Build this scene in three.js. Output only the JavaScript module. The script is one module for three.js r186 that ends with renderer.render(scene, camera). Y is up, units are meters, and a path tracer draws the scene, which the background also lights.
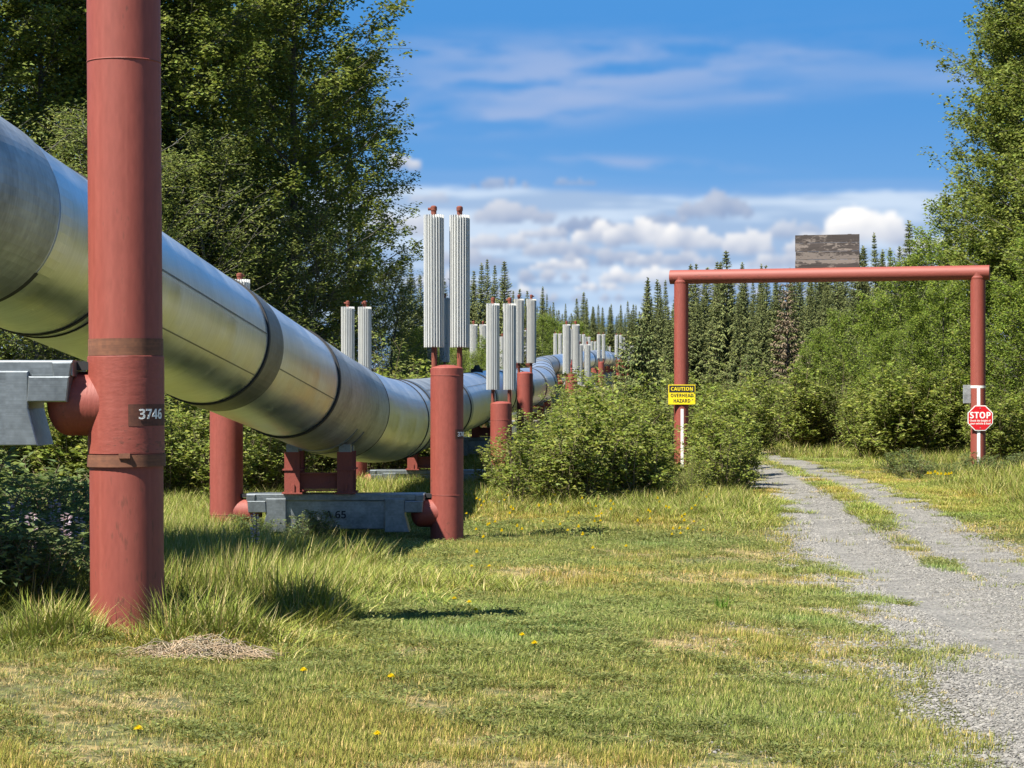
import * as THREE from 'three';
import { mergeGeometries } from 'three/addons/utils/BufferGeometryUtils.js';
import { FontLoader } from 'three/addons/loaders/FontLoader.js';
import { TextGeometry } from 'three/addons/geometries/TextGeometry.js';

// ---------------------------------------------------------------- camera, sun, exposure
const scene = new THREE.Scene();
const camera = new THREE.PerspectiveCamera(2 * Math.atan(384 / 2277) * 180 / Math.PI, 4 / 3, 0.3, 6000);
camera.position.set(0, 1.6, 0);
camera.lookAt(0, 1.6 + 100 * 11 / 2277, -100);
const renderer = new THREE.WebGLRenderer({ antialias: true });
renderer.toneMapping = THREE.LinearToneMapping;
renderer.toneMappingExposure = 2.65;
renderer.shadowMap.enabled = true;
const SUN_EL = 55 * Math.PI / 180, SUN_BACK = 42 * Math.PI / 180;
const sunDir = new THREE.Vector3(-Math.cos(SUN_BACK) * Math.cos(SUN_EL), Math.sin(SUN_EL), Math.sin(SUN_BACK) * Math.cos(SUN_EL));
const sun = new THREE.DirectionalLight(new THREE.Color(1, 0.95, 0.86), 5.0);
sun.position.copy(sunDir).multiplyScalar(120).add(new THREE.Vector3(0, 0, -40));
sun.target.position.set(0, 0, -40);
sun.castShadow = true;
sun.shadow.mapSize.set(4096, 4096);
Object.assign(sun.shadow.camera, { left: -70, right: 70, top: 70, bottom: -70, near: 1, far: 300 });
scene.add(sun, sun.target);

// ---------------------------------------------------------------- random, noise
function rng(seed) { let a = seed >>> 0; return () => { a = (a + 0x6D2B79F5) | 0; let t = Math.imul(a ^ (a >>> 15), 1 | a); t = (t + Math.imul(t ^ (t >>> 7), 61 | t)) ^ t; return ((t ^ (t >>> 14)) >>> 0) / 4294967296; }; }
function hash(i, j) { let h = Math.imul(i, 374761393) + Math.imul(j, 668265263); h = Math.imul(h ^ (h >>> 13), 1274126177); return ((h ^ (h >>> 16)) >>> 0) / 4294967296; }
function vnoise(x, y) {
  const i = Math.floor(x), j = Math.floor(y), u = x - i, v = y - j, a = u * u * (3 - 2 * u), b = v * v * (3 - 2 * v);
  return (hash(i, j) * (1 - a) + hash(i + 1, j) * a) * (1 - b) + (hash(i, j + 1) * (1 - a) + hash(i + 1, j + 1) * a) * b;
}
function fbm(x, y, o = 4) { let s = 0, a = 0.5, n = 0; for (let k = 0; k < o; k++) { s += a * vnoise(x + k * 17.3, y - k * 9.1); n += a; a *= 0.5; x *= 2.03; y *= 2.03; } return s / n; }
const clamp = (x, a = 0, b = 1) => Math.min(b, Math.max(a, x));
const sstep = (x, a, b) => { const t = clamp((x - a) / (b - a)); return t * t * (3 - 2 * t); };
const lerp = (a, b, t) => a + (b - a) * t;

// ---------------------------------------------------------------- sky: clear blue air, thin veils, a low band of cumulus all the way round
{
  const W = 4096, H = 2048, S = 0.405, data = new Float32Array(W * H * 4);
  const put = (i, r, g, b) => { data[i] = r * S; data[i + 1] = g * S; data[i + 2] = b * S; data[i + 3] = 1; };
  const ZEN = [0.06, 0.205, 0.54], MID = [0.075, 0.29, 0.68], LOW = [0.27, 0.50, 0.80];
  // noise that closes round the circle: two blended windows
  const ring = (az, e, fx, fy, o) => { const t = az / 360, n1 = fbm(az * fx, e * fy, o); if (t < 0.9) return n1; const w = (t - 0.9) / 0.1; return lerp(n1, fbm((az - 360) * fx, e * fy, o), w); };
  for (let j = 0; j < H; j++) {
    const el = ((j + 0.5) / H - 0.5) * 180;
    for (let i = 0; i < W; i++) {
      const k = (j * W + i) * 4;
      if (el < 0) { put(k, 0.33, 0.42, 0.5); continue; }
      // azimuth 0 straight behind the viewer, 180 straight ahead
      let az = ((i + 0.5) / W * 360 - 90 + 180 + 720) % 360;
      const t1 = sstep(el, 0, 9), t2 = sstep(el, 6, 60);
      let r = lerp(lerp(LOW[0], MID[0], t1), ZEN[0], t2), g = lerp(lerp(LOW[1], MID[1], t1), ZEN[1], t2), b = lerp(lerp(LOW[2], MID[2], t1), ZEN[2], t2);
      // thin high veils in long streaks
      {
        const hi = sstep(el, 40, 65), n = hi < 1 ? ring(az + 7, el, 0.06, 0.62, 4) : 0.5, n2 = hi < 1 ? ring(az + 40, el, 0.22, 3.2, 3) : 0.5;
        const v = lerp(sstep(n + 0.22 * (n2 - 0.5), 0.50, 0.74) * 0.25, 0.15, hi);
        r = lerp(r, 0.37, v); g = lerp(g, 0.49, v); b = lerp(b, 0.75, v);
      }
      // the far pale deck with its level upper edge
      if (el < 8) {
        const edge = 5.05 + 0.35 * (ring(az, 3, 0.09, 1, 2) - 0.5) * 2 + 0.12 * (ring(az, el, 1.1, 3, 3) - 0.5) * 2;
        const brk = sstep(ring(az, el * 0.6, 0.16, 0.5, 3), 0.30, 0.52);
        const m = (1 - sstep(el, edge - 0.13, edge + 0.04)) * lerp(0.78, 1, brk) * 0.95;
        const st = ring(az, el, 0.28, 2.9, 4), li = sstep(st, 0.40, 0.62);
        const fall = sstep(el, 1.2, 4.2);
        r = lerp(r, lerp(lerp(0.22, 0.36, fall), lerp(0.52, 0.60, fall), li), m); g = lerp(g, lerp(lerp(0.37, 0.50, fall), lerp(0.66, 0.72, fall), li), m); b = lerp(b, lerp(lerp(0.60, 0.72, fall), lerp(0.86, 0.88, fall), li), m);
      }
      put(k, r, g, b);
    }
  }
  // long thin streaks of high cloud, of the same kind all the way round
  const R0 = rng(17), streaks = [[590, 78, 250, 34, 0.55], [505, 118, 150, 17, 0.5], [690, 52, 170, 13, 0.45], [620, 163, 130, 7, 0.45], [480, 55, 120, 16, 0.4], [560, 100, 140, 8, 0.4], [760, 100, 90, 8, 0.25]].map(([x, y, w, h, a]) => [180 + Math.atan((x - 512) / 2277) * 57.2958, (395 - y) / 39.74, w / 39.74, h / 39.74, a]);
  for (let n = 0; n < 230; n++) { const a = R0() * 360, e = 5.5 + R0() * 34, w = lerp(2, 7, R0()), h = lerp(0.15, 0.9, R0() * R0()), s = lerp(0.25, 0.55, R0()); if (Math.abs(a - 180) > 15 || e - h * 2 > 11) streaks.push([a, e, w, h, s]); }
  for (const [a0, e0, w, h, amp] of streaks) {
    const sd = R0() * 300, j0 = Math.floor(((e0 - 2 * h) / 180 + 0.5) * H), j1 = Math.ceil(((e0 + 2 * h) / 180 + 0.5) * H), i0 = Math.floor((a0 - 1.6 * w - 90) / 360 * W), i1 = Math.ceil((a0 + 1.6 * w - 90) / 360 * W);
    for (let j = j0; j < j1; j++) for (let i = i0; i < i1; i++) {
      const el = ((j + 0.5) / H - 0.5) * 180, x = (i + 0.5) / W * 360 + 90 - a0, y = el - e0 - 0.06 * x * Math.sin(sd), n = fbm(x * 0.55 + sd, y * 3.2 + sd, 5), q = (x / w) ** 2 + (y / h) ** 2;
      const v = clamp(Math.exp(-q * 1.4) * amp * sstep(n, 0.28, 0.66) * 1.5, 0, 0.75); if (v < 0.004) continue;
      const k = (j * W + ((i % W) + W) % W) * 4; data[k] = lerp(data[k], 0.36 * S, v); data[k + 1] = lerp(data[k + 1], 0.47 * S, v); data[k + 2] = lerp(data[k + 2], 0.72 * S, v);
    }
  }
  // cumulus: heaps with flat bases, lit from the left
  const R = rng(91), heaps = [];
  const px = (x, y, w, h, tone, dens = 1) => heaps.push([180 + Math.atan((x - 512) / 2277) * 57.2958, (395 - y) / 39.74, w / 39.74, h / 39.74, tone, dens]);
  px(515, 226, 90, 30, 0.55); px(500, 190, 70, 15, 0.32, 0.8); px(575, 187, 50, 12, 0.32, 0.6); px(590, 234, 74, 22, 0.25); px(640, 250, 90, 36, 0.95); px(690, 252, 70, 32, 0.95); px(716, 221, 80, 30, 0.38, 0.95);
  px(745, 258, 50, 30, 0.9); px(560, 258, 80, 24, 0.6); px(610, 268, 120, 22, 0.5); px(870, 250, 76, 48, 1.1); px(815, 258, 70, 26, 0.8); px(780, 270, 80, 22, 0.7); px(470, 268, 90, 26, 0.5); px(535, 283, 130, 18, 0.55); px(640, 285, 90, 24, 1.0); px(700, 290, 130, 16, 0.5);
  px(660, 226, 60, 16, 0.35, 0.8); px(545, 240, 60, 18, 0.8); px(500, 250, 70, 22, 0.75); px(850, 232, 50, 20, 0.9); px(600, 245, 50, 26, 1.0); px(670, 268, 110, 20, 0.7); px(560, 272, 70, 16, 0.9); px(520, 296, 60, 12, 0.95); px(600, 292, 60, 12, 0.95); px(800, 240, 60, 22, 0.6, 0.8); px(590, 304, 150, 14, 0.5); px(480, 300, 90, 16, 0.6); px(430, 205, 40, 18, 0.7, 0.7); px(405, 172, 36, 20, 0.8); px(940, 262, 80, 26, 0.8); px(900, 285, 110, 20, 0.6); px(400, 240, 80, 30, 0.7); px(440, 290, 100, 20, 0.6); px(740, 300, 140, 14, 0.55); px(830, 300, 120, 14, 0.5);
  for (let n = 0; n < 420; n++) {
    const a = R() * 360, e = 1.2 + R() * R() * 4.2, w = lerp(1.2, 3.2, R()), f = Math.abs(a - 180);
    const tone = lerp(0.3, 1.05, R()), hh = w * lerp(0.22, 0.5, R());
    if (f < 13.5) continue;
    heaps.push([a, e, w, hh, tone, lerp(0.7, 1, R())]);
  }
  heaps.sort((p, q) => q[1] - p[1]);
  for (const [a0, e0, w, h, tone, dens] of heaps) {
    const seed = R() * 500, j0 = Math.max(Math.floor(((e0 - 0.4 * h) / 180 + 0.5) * H), H / 2), j1 = Math.ceil(((e0 + 1.5 * h) / 180 + 0.5) * H);
    const i0 = Math.floor(((a0 - w) - 90) / 360 * W), i1 = Math.ceil(((a0 + w) - 90) / 360 * W);
    const lobes = []; const nl = 5 + Math.floor(R() * 4);
    for (let n = 0; n < nl; n++) { const u = (n + 0.5) / nl * 2 - 1 + (R() - 0.5) * 0.2; lobes.push([u * 0.42 * w, h * (0.2 + 0.32 * R() * (1 - u * u)), h * lerp(0.28, 0.55, R()) * (1 - 0.45 * u * u)]); }
    for (let j = j0; j < j1; j++) for (let i = i0; i < i1; i++) {
      const el = ((j + 0.5) / H - 0.5) * 180, az = (i + 0.5) / W * 360 + 90, x = az - a0, y = el - e0;
      const ns = fbm(x * 3.2 / Math.max(h, 0.25) * 0.6 + seed, y * 3.6 / Math.max(h, 0.25) * 0.6 + seed, 4) - 0.5;
      let dn = -1, sh = 0, wt = 1e-4;
      for (const [lx, ly, lr] of lobes) {
        const q = 1 - Math.hypot((x - lx) * 0.8, y - ly) / lr; if (q > dn) dn = q;
        const ww = Math.exp(q * 5); wt += ww; sh += ww * clamp(0.5 + ((y - ly) * 0.75 - (x - lx) * 0.35) / lr * 0.55);
      }
      const base = sstep(y, -0.06 * h + ns * 0.3 * h, 0.18 * h + ns * 0.3 * h);
      const al = sstep(dn + ns * 1.15, 0.0, 0.22) * base * dens * 0.96;
      if (al <= 0.004) continue;
      const L = clamp(lerp(0.12, 1, sh / wt) * 0.75 + 0.25 * sstep(y, 0, 0.9 * h) + ns * 0.5) * tone;
      const k = (j * W + ((i % W) + W) % W) * 4;
      const c = [lerp(0.21, 1.0, L), lerp(0.31, 0.98, L), lerp(0.52, 0.96, L)];
      for (let q = 0; q < 3; q++) data[k + q] = lerp(data[k + q], c[q] * S, al);
    }
  }
  const sky = new THREE.DataTexture(data, W, H, THREE.RGBAFormat, THREE.FloatType);
  sky.mapping = THREE.EquirectangularReflectionMapping; sky.magFilter = sky.minFilter = THREE.LinearFilter; sky.colorSpace = THREE.LinearSRGBColorSpace; sky.needsUpdate = true;
  scene.background = sky; scene.environment = sky;
}

// ---------------------------------------------------------------- naming helpers
const taken = new Map();
function numbered(name) { const n = taken.get(name) ?? 0; taken.set(name, n + 1); return n ? name + '_' + String(n).padStart(3, '0') : name; }
function shade(o) { o.traverse((m) => { if (m.isMesh) { m.castShadow = true; m.receiveShadow = true; } }); return o; }
function obj(name, geometry, material, parent) { const m = new THREE.Mesh(Array.isArray(geometry) ? merge(geometry) : geometry, material); m.name = name; m.castShadow = m.receiveShadow = true; (parent ?? scene).add(m); if (!parent) m.name = numbered(name); return m; }
function thing(name, label, category, pos = [0, 0, 0], turn = 0, group) { const g = new THREE.Group(); g.name = numbered(name); g.position.set(...pos); g.rotation.y = turn; g.userData = { label, category }; if (group) g.userData.group = group; scene.add(g); return g; }
function place(proto, name, label, category, group, [x, y, z], turn, scale, lean = 0) {
  const g = proto.clone(); g.name = numbered(name); g.position.set(x, y, z); g.rotation.set(lean, turn, lean * 0.7, 'YXZ'); Array.isArray(scale) ? g.scale.set(...scale) : g.scale.setScalar(scale);
  g.userData = { label, category }; if (group) g.userData.group = group; scene.add(g); return g;
}
function merge(list) {
  return mergeGeometries(list.map((g) => { const q = g.index ? g.toNonIndexed() : g; for (const k of Object.keys(q.attributes)) if (!['position', 'normal', 'uv'].includes(k)) q.deleteAttribute(k); return q; }));
}
const box = (w, h, d, x = 0, y = 0, z = 0) => new THREE.BoxGeometry(w, h, d).translate(x, y, z);
const cyl = (r0, r1, h, n, x = 0, y = 0, z = 0, open = false) => new THREE.CylinderGeometry(r1, r0, h, n, 1, open).translate(x, y + h / 2, z);
function bevelBox(w, h, d, b = 0.012) { const s = new THREE.Shape(); const a = w / 2 - b, c = h / 2 - b; s.moveTo(-a, -c); s.lineTo(a, -c); s.lineTo(a, c); s.lineTo(-a, c); s.closePath(); return new THREE.ExtrudeGeometry(s, { depth: d - 2 * b, bevelEnabled: true, bevelThickness: b, bevelSize: b, bevelSegments: 2 }).translate(0, 0, -d / 2 + b); }

// ---------------------------------------------------------------- textures and materials
function tex(w, h, fn, repeat = [1, 1], srgb = false) {
  const d = new Uint8Array(w * h * 4);
  for (let j = 0; j < h; j++) for (let i = 0; i < w; i++) { const c = fn(i / w, j / h, i, j), k = (j * w + i) * 4; d[k] = clamp(c[0]) * 255; d[k + 1] = clamp(c[1]) * 255; d[k + 2] = clamp(c[2]) * 255; d[k + 3] = 255; }
  const t = new THREE.DataTexture(d, w, h); t.wrapS = t.wrapT = THREE.RepeatWrapping; t.magFilter = THREE.LinearFilter; t.minFilter = THREE.LinearMipmapLinearFilter; t.generateMipmaps = true; t.repeat.set(...repeat); if (srgb) t.colorSpace = THREE.SRGBColorSpace; t.needsUpdate = true; return t;
}
// tileable noise of period p
function pn(x, y, p) { const i = Math.floor(x), j = Math.floor(y), u = x - i, v = y - j, a = u * u * (3 - 2 * u), b = v * v * (3 - 2 * v), m = (n) => ((n % p) + p) % p; return (hash(m(i), m(j)) * (1 - a) + hash(m(i + 1), m(j)) * a) * (1 - b) + (hash(m(i), m(j + 1)) * (1 - a) + hash(m(i + 1), m(j + 1)) * a) * b; }
function pf(u, v, p, o) { let s = 0, a = 0.5, n = 0; for (let k = 0; k < o; k++) { s += a * pn(u * p + 0.5, v * p + 0.5, p); n += a; a *= 0.55; p *= 2; } return s / n; }
const lin = (r, g, b) => new THREE.Color().setRGB(r, g, b);

const redMap = tex(512, 512, (u, v) => {
  const a = pf(u, v, 6, 5), st = pn(u * 60, v * 4, 60 > 4 ? 60 : 4), fine = pf(u, v, 64, 3);
  const rust = sstep(a * 0.6 + fine * 0.5, 0.66, 0.78) * 0.6, chalk = sstep(st * 0.5 + a * 0.5, 0.45, 0.75) * 0.42;
  return [lerp(lerp(0.49, 0.545, chalk), 0.29, rust) + (fine - 0.5) * 0.06, lerp(lerp(0.23, 0.29, chalk), 0.155, rust) + (fine - 0.5) * 0.04, lerp(lerp(0.185, 0.24, chalk), 0.105, rust) + (fine - 0.5) * 0.04];
}, [1, 1], true);
const redBump = tex(256, 256, (u, v) => { const n = pf(u, v, 24, 4); return [n, n, n]; });
const redPaint = new THREE.MeshStandardMaterial({ map: redMap, roughness: 0.62, bumpMap: redBump, bumpScale: 0.0015 });
const rustMap = tex(256, 128, (u, v) => { const a = pf(u, v, 10, 4), b = pn(u * 90, v * 6, 90); return [0.42 + 0.16 * a + 0.08 * b, 0.27 + 0.12 * a + 0.05 * b, 0.20 + 0.08 * a + 0.03 * b]; }, [1, 1], true);
const rustBand = new THREE.MeshStandardMaterial({ map: rustMap, color: lin(0.52, 0.5, 0.5), roughness: 0.85 });
const rustyPipe = new THREE.MeshStandardMaterial({ map: rustMap, color: lin(0.58, 0.34, 0.34), roughness: 0.8 });
// galvanised sheet: spangle and faint streaks across
const galvMap = tex(512, 512, (u, v) => { const a = pf(u, v, 40, 3), b = pf(u, v, 5, 4), c = pn(u * 4, v * 200, 200); const q = 0.60 + 0.10 * (a - 0.5) + 0.20 * (b - 0.5) + 0.05 * (c - 0.5); return [q * 0.98, q * 1.0, q * 1.01]; }, [1, 1], true);
const pipeRough = tex(512, 512, (u, v) => { const a = pf(u, v, 30, 3), b = pf(u, v, 4, 4); const q = 0.29 + 0.12 * (a - 0.5) + 0.20 * b; return [q, q, q]; });
const pipeBump = tex(512, 512, (u, v) => { const b = 0.75 * pf(u, v, 4, 3) + 0.25 * pf(u, v, 14, 2); return [b, b, b]; });
const pipeTone = tex(512, 512, (u, v) => { const a = pf(u, v, 8, 4), s = pn(u * 3, v * 160, 160), q = 0.86 + 0.10 * (a - 0.5) + 0.05 * (s - 0.5); return [q, q, q]; }, [1, 1], true);
const pipeMetal = new THREE.MeshStandardMaterial({ map: pipeTone, color: lin(0.92, 0.95, 0.97), metalness: 1, roughness: 1, roughnessMap: pipeRough, bumpMap: pipeBump, bumpScale: 0.005 });
const sleeveMetal = new THREE.MeshStandardMaterial({ map: galvMap, color: lin(1.05, 1.05, 1.03), metalness: 0.75, roughness: 0.5, bumpMap: pipeBump, bumpScale: 0.006 });
const galvanised = new THREE.MeshStandardMaterial({ map: galvMap, color: lin(0.74, 0.78, 0.80), metalness: 0.75, roughness: 0.42 });
const bandMetal = new THREE.MeshStandardMaterial({ map: galvMap, color: lin(0.5, 0.49, 0.46), metalness: 0.6, roughness: 0.5 });
const finMap = tex(256, 256, (u, v) => { const a = pf(u, v, 12, 4), q = 0.77 + 0.07 * (a - 0.5); return [q, q * 1.003, q * 0.985]; }, [1, 1], true);
const finMetal = new THREE.MeshStandardMaterial({ map: finMap, metalness: 0.1, roughness: 0.55 });
const rubber = new THREE.MeshStandardMaterial({ color: lin(0.012, 0.012, 0.013), roughness: 0.7 });
const blackPaint = new THREE.MeshStandardMaterial({ color: lin(0.01, 0.01, 0.012), roughness: 0.6 });
const whitePaint = new THREE.MeshStandardMaterial({ color: lin(0.72, 0.70, 0.66), roughness: 0.6 });
const signYellow = new THREE.MeshStandardMaterial({ color: lin(0.78, 0.60, 0.01), roughness: 0.45 });
const signRed = new THREE.MeshStandardMaterial({ color: lin(0.50, 0.008, 0.014), roughness: 0.4 });
const plateGrey = new THREE.MeshStandardMaterial({ map: galvMap, color: lin(1.1, 1.1, 1.1), metalness: 0.4, roughness: 0.5 });

// ---------------------------------------------------------------- terrain
const GH = [[-60, 0.1], [0, 0.08], [9, 0.1], [14.2, 0.12], [21, -0.06], [31, -0.38], [42, -0.36], [62, -0.31], [76, -0.1], [92, 0.35], [112, 0.9], [150, 1.9], [230, 3.3], [300, 4.4], [400, 6], [700, 9], [1200, 12], [3500, 16]];
function profile(d) {
  let k = 0; while (k < GH.length - 2 && d > GH[k + 1][0]) k++;
  const [x0, y0] = GH[k], [x1, y1] = GH[k + 1], h = x1 - x0, t = clamp((d - x0) / h);
  const s = (i) => { const a = GH[Math.max(0, i - 1)], b = GH[Math.min(GH.length - 1, i + 1)]; return (b[1] - a[1]) / (b[0] - a[0]); };
  const m0 = s(k) * h, m1 = s(k + 1) * h;
  return (2 * t ** 3 - 3 * t ** 2 + 1) * y0 + (t ** 3 - 2 * t ** 2 + t) * m0 + (-2 * t ** 3 + 3 * t ** 2) * y1 + (t ** 3 - t ** 2) * m1;
}
const RX = [[-40, 0.4], [0, 2.9], [9, 3.55], [18, 4.22], [28, 4.98], [41, 6.1], [52, 6.75], [62, 7.0], [70, 6.6], [78, 5.4], [86, 3.4], [95, 0.6], [104, -2]];
function roadX(d) { let k = 0; while (k < RX.length - 2 && d > RX[k + 1][0]) k++; const [x0, y0] = RX[k], [x1, y1] = RX[k + 1], h = x1 - x0, t = clamp((d - x0) / h); const s = (i) => { const a = RX[Math.max(0, i - 1)], b = RX[Math.min(RX.length - 1, i + 1)]; return (b[1] - a[1]) / (b[0] - a[0]); }; const m0 = s(k) * h, m1 = s(k + 1) * h; return (2 * t ** 3 - 3 * t ** 2 + 1) * y0 + (t ** 3 - 2 * t ** 2 + t) * m0 + (-2 * t ** 3 + 3 * t ** 2) * y1 + (t ** 3 - t ** 2) * m1; }
const roadOff = (x, d) => (d > 100 ? 99 : Math.abs(x - roadX(d)));
function ground(x, d) {
  const near = 1 - sstep(d, 20, 42), off = roadOff(x, d), rough = sstep(off, 1.4, 2.6);
  return profile(d) - 0.07 * (1 - sstep(off, 0.9, 1.5)) - 0.03 * clamp(x + 2.4, -3, 6) * near + rough * (0.10 * (fbm(x * 0.35 + 7, d * 0.35, 3) - 0.5) + 0.035 * (fbm(x * 2 + 3, d * 2, 2) - 0.5)) + 0.5 * sstep(off, 3, 9) * sstep(x, 7, 14) * 0.4 * sstep(d, 20, 45) + (d > 80 ? (fbm(x * 0.02, d * 0.02, 3) - 0.5) * sstep(d, 80, 300) * 3 : 0);
}
const thatch = tex(1024, 1024, (u, v) => {
  const a = pf(u, v, 5, 5), f = pf(u, v, 90, 3), h = pn(u * 220, v * 220, 220);
  const dry = sstep(a + (f - 0.5) * 0.5, 0.40, 0.62), q = 0.75 + 0.5 * (f - 0.5) + 0.35 * (h - 0.5);
  return [lerp(0.40, 0.56, dry) * q, lerp(0.41, 0.49, dry) * q, lerp(0.20, 0.31, dry) * q];
}, [1, 1], true);
{
  const xs = [], ds = [];
  for (let x = 0; x < 24; x += 0.3) xs.push(x); for (let x = 24, s = 0.5; x < 1500; x += s, s *= 1.16) xs.push(x);
  const X = [...xs.slice(1).reverse().map((v) => -v), ...xs];
  for (let d = -60; d < 0; d += 4) ds.push(d); for (let d = 0; d < 70; d += 0.3) ds.push(d); for (let d = 70, s = 0.5; d < 3200; d += s, s *= 1.06) ds.push(d);
  const pos = [], uv = [], idx = [];
  for (const d of ds) for (const x of X) { pos.push(x, ground(x, d), -d); uv.push(x / 7, d / 7); }
  const n = X.length; for (let j = 0; j + 1 < ds.length; j++) for (let i = 0; i + 1 < n; i++) { const a = j * n + i; idx.push(a, a + 1, a + n, a + 1, a + n + 1, a + n); }
  const g = new THREE.BufferGeometry(); g.setAttribute('position', new THREE.Float32BufferAttribute(pos, 3)); g.setAttribute('uv', new THREE.Float32BufferAttribute(uv, 2)); g.setIndex(idx); g.computeVertexNormals();
  const o = obj('ground', g, new THREE.MeshStandardMaterial({ map: thatch, roughness: 1 })); o.userData = { kind: 'structure', label: 'patchy grass ground with dry thatch beside the gravel road', category: 'ground' };
}
// gravel road with two wheel tracks
const gravelMap = tex(1024, 1024, (u, v) => {
  const h = pn(u * 150, v * 150, 150), h2 = pn(u * 330, v * 330, 330), a = pf(u, v, 6, 4), c = pn(u * 150 + 31.3, v * 150 + 8.7, 150);
  const q = 0.41 + 0.20 * (h - 0.5) + 0.20 * (h2 - 0.5) + 0.14 * (a - 0.5);
  return [q * (1 + 0.05 * (c - 0.5)) * 1.03, q, q * (0.93 + 0.05 * (c - 0.5))];
}, [1, 1], true);
const gravelBump = tex(512, 512, (u, v) => { const q = pn(u * 110, v * 110, 110) * 0.6 + pn(u * 240, v * 240, 240) * 0.4; return [q, q, q]; });
const gravelMat = new THREE.MeshStandardMaterial({ map: gravelMap, roughness: 0.95, bumpMap: gravelBump, bumpScale: 0.012 });
function roadTop(x, d) { const t = (x - roadX(d)) / 1.55, a = Math.abs(t); return profile(d) - 0.03 * clamp(x + 2.4, -3, 6) * (1 - sstep(d, 20, 42)) + 0.015 - 0.03 * Math.exp(-(((a - 0.52) / 0.22) ** 2)) + 0.015 * Math.exp(-((a / 0.2) ** 2)) - 0.05 * sstep(a, 0.86, 1.05) + 0.008 * (fbm(x * 1.5, d * 0.5, 2) - 0.5); }
{
  const pos = [], uv = [], idx = [], N = 29, rows = [];
  for (let d = -30; d < 98; d += 0.25) rows.push(d);
  for (const d of rows) {
    const c = roadX(d), wl = 1.42 + 0.1 * (1 - sstep(d, 10, 30)) + 0.22 * (fbm(3, d * 0.9, 4) - 0.5), wr = 1.5 + 0.3 * (1 - sstep(d, 10, 30)) + 0.22 * (fbm(9, d * 0.9, 4) - 0.5);
    for (let i = 0; i < N; i++) {
      const t = i / (N - 1) * 2 - 1, x = c + (t < 0 ? t * wl : t * wr);
      pos.push(x, roadTop(x, d), -d); uv.push(x / 2.3, d / 2.3);
    }
  }
  for (let j = 0; j + 1 < rows.length; j++) for (let i = 0; i + 1 < N; i++) { const a = j * N + i; idx.push(a, a + 1, a + N, a + 1, a + N + 1, a + N); }
  const g = new THREE.BufferGeometry(); g.setAttribute('position', new THREE.Float32BufferAttribute(pos, 3)); g.setAttribute('uv', new THREE.Float32BufferAttribute(uv, 2)); g.setIndex(idx); g.computeVertexNormals();
  const o = obj('gravel_road', g, gravelMat); o.userData = { kind: 'structure', label: 'grey gravel access road passing under the red overhead bar', category: 'road' };
}
// pale gravel pads beside the pipeline
function pad(cx, cd, rx, rd, seed, label) {
  const pos = [], uv = [], idx = [], N = 26, M = 8; 
  for (let m = 0; m <= M; m++) for (let n = 0; n <= N; n++) { const a = n / N * 6.28318, q = m / M * (0.75 + 0.5 * fbm(Math.cos(a) * 2 + seed, Math.sin(a) * 2 + seed, 3)), x = cx + Math.cos(a) * rx * q, d = cd + Math.sin(a) * rd * q; pos.push(x, ground(x, d) + 0.05 - 0.12 * (m / M) ** 4, -d); uv.push(x / 2.3, d / 2.3); }
  for (let m = 0; m < M; m++) for (let n = 0; n < N; n++) { const a = m * (N + 1) + n; idx.push(a, a + N + 1, a + 1, a + 1, a + N + 1, a + N + 2); }
  const g = new THREE.BufferGeometry(); g.setAttribute('position', new THREE.Float32BufferAttribute(pos, 3)); g.setAttribute('uv', new THREE.Float32BufferAttribute(uv, 2)); g.setIndex(idx); g.computeVertexNormals();
  const o = obj('gravel_pad', g, gravelMat); o.userData = { kind: 'structure', label, category: 'gravel pad' };
}
pad(-0.35, 44, 1.6, 5, 3, 'pale gravel strip behind the nearest finned support post');
pad(6.2, 190, 2.6, 24, 8, 'pale gravel clearing beside the far pipeline supports');
pad(3.2, 118, 2.4, 14, 12, 'pale gravel patch beyond the leafy thicket');

// ---------------------------------------------------------------- the pipeline
const PP = [[8.5, -14, 3.05], [15.0, -4.26, 3.16], [35.5, -2.25, 1.12], [48, -1.77, 1.25], [66, -0.62, 1.62], [90, 1.12, 2.0], [150, 1.95, 3.45], [188, 7.2, 4.65], [300, 14.3, 6.25], [340, 16.8, 6.8]];
const pipeCurve = (() => { // straight runs with rounded bends
  const pts = PP.map(([d, x, y]) => new THREE.Vector3(x, y, -d)), path = new THREE.CurvePath(), cut = [0, 1.5, 5.2, 2.5, 2.5, 3.2, 5, 5, 3, 0]; let last = pts[0];
  for (let k = 1; k + 1 < pts.length; k++) { const a = pts[k].clone().add(pts[k - 1].clone().sub(pts[k]).setLength(cut[k])), b = pts[k].clone().add(pts[k + 1].clone().sub(pts[k]).setLength(cut[k])); path.add(new THREE.LineCurve3(last, a)); path.add(new THREE.QuadraticBezierCurve3(a, pts[k], b)); last = b; }
  path.add(new THREE.LineCurve3(last, pts[pts.length - 1])); return path;
})();
const pipeLen = pipeCurve.getLength(); pipeCurve.arcLengthDivisions = 2000;
const SAM = []; { const n = 3000, p = pipeCurve.getSpacedPoints(n); for (let k = 0; k <= n; k++) SAM.push([-p[k].z, p[k].x, p[k].y]); }
function pipeAt(d) { let a = 0, b = SAM.length - 1; while (b - a > 1) { const m = (a + b) >> 1; if (SAM[m][0] < d) a = m; else b = m; } const t = clamp((d - SAM[a][0]) / (SAM[b][0] - SAM[a][0] || 1)); return new THREE.Vector3(lerp(SAM[a][1], SAM[b][1], t), lerp(SAM[a][2], SAM[b][2], t), -d); }
const pipeDir = (d) => pipeAt(d + 0.2).sub(pipeAt(d - 0.2)).normalize();
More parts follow.
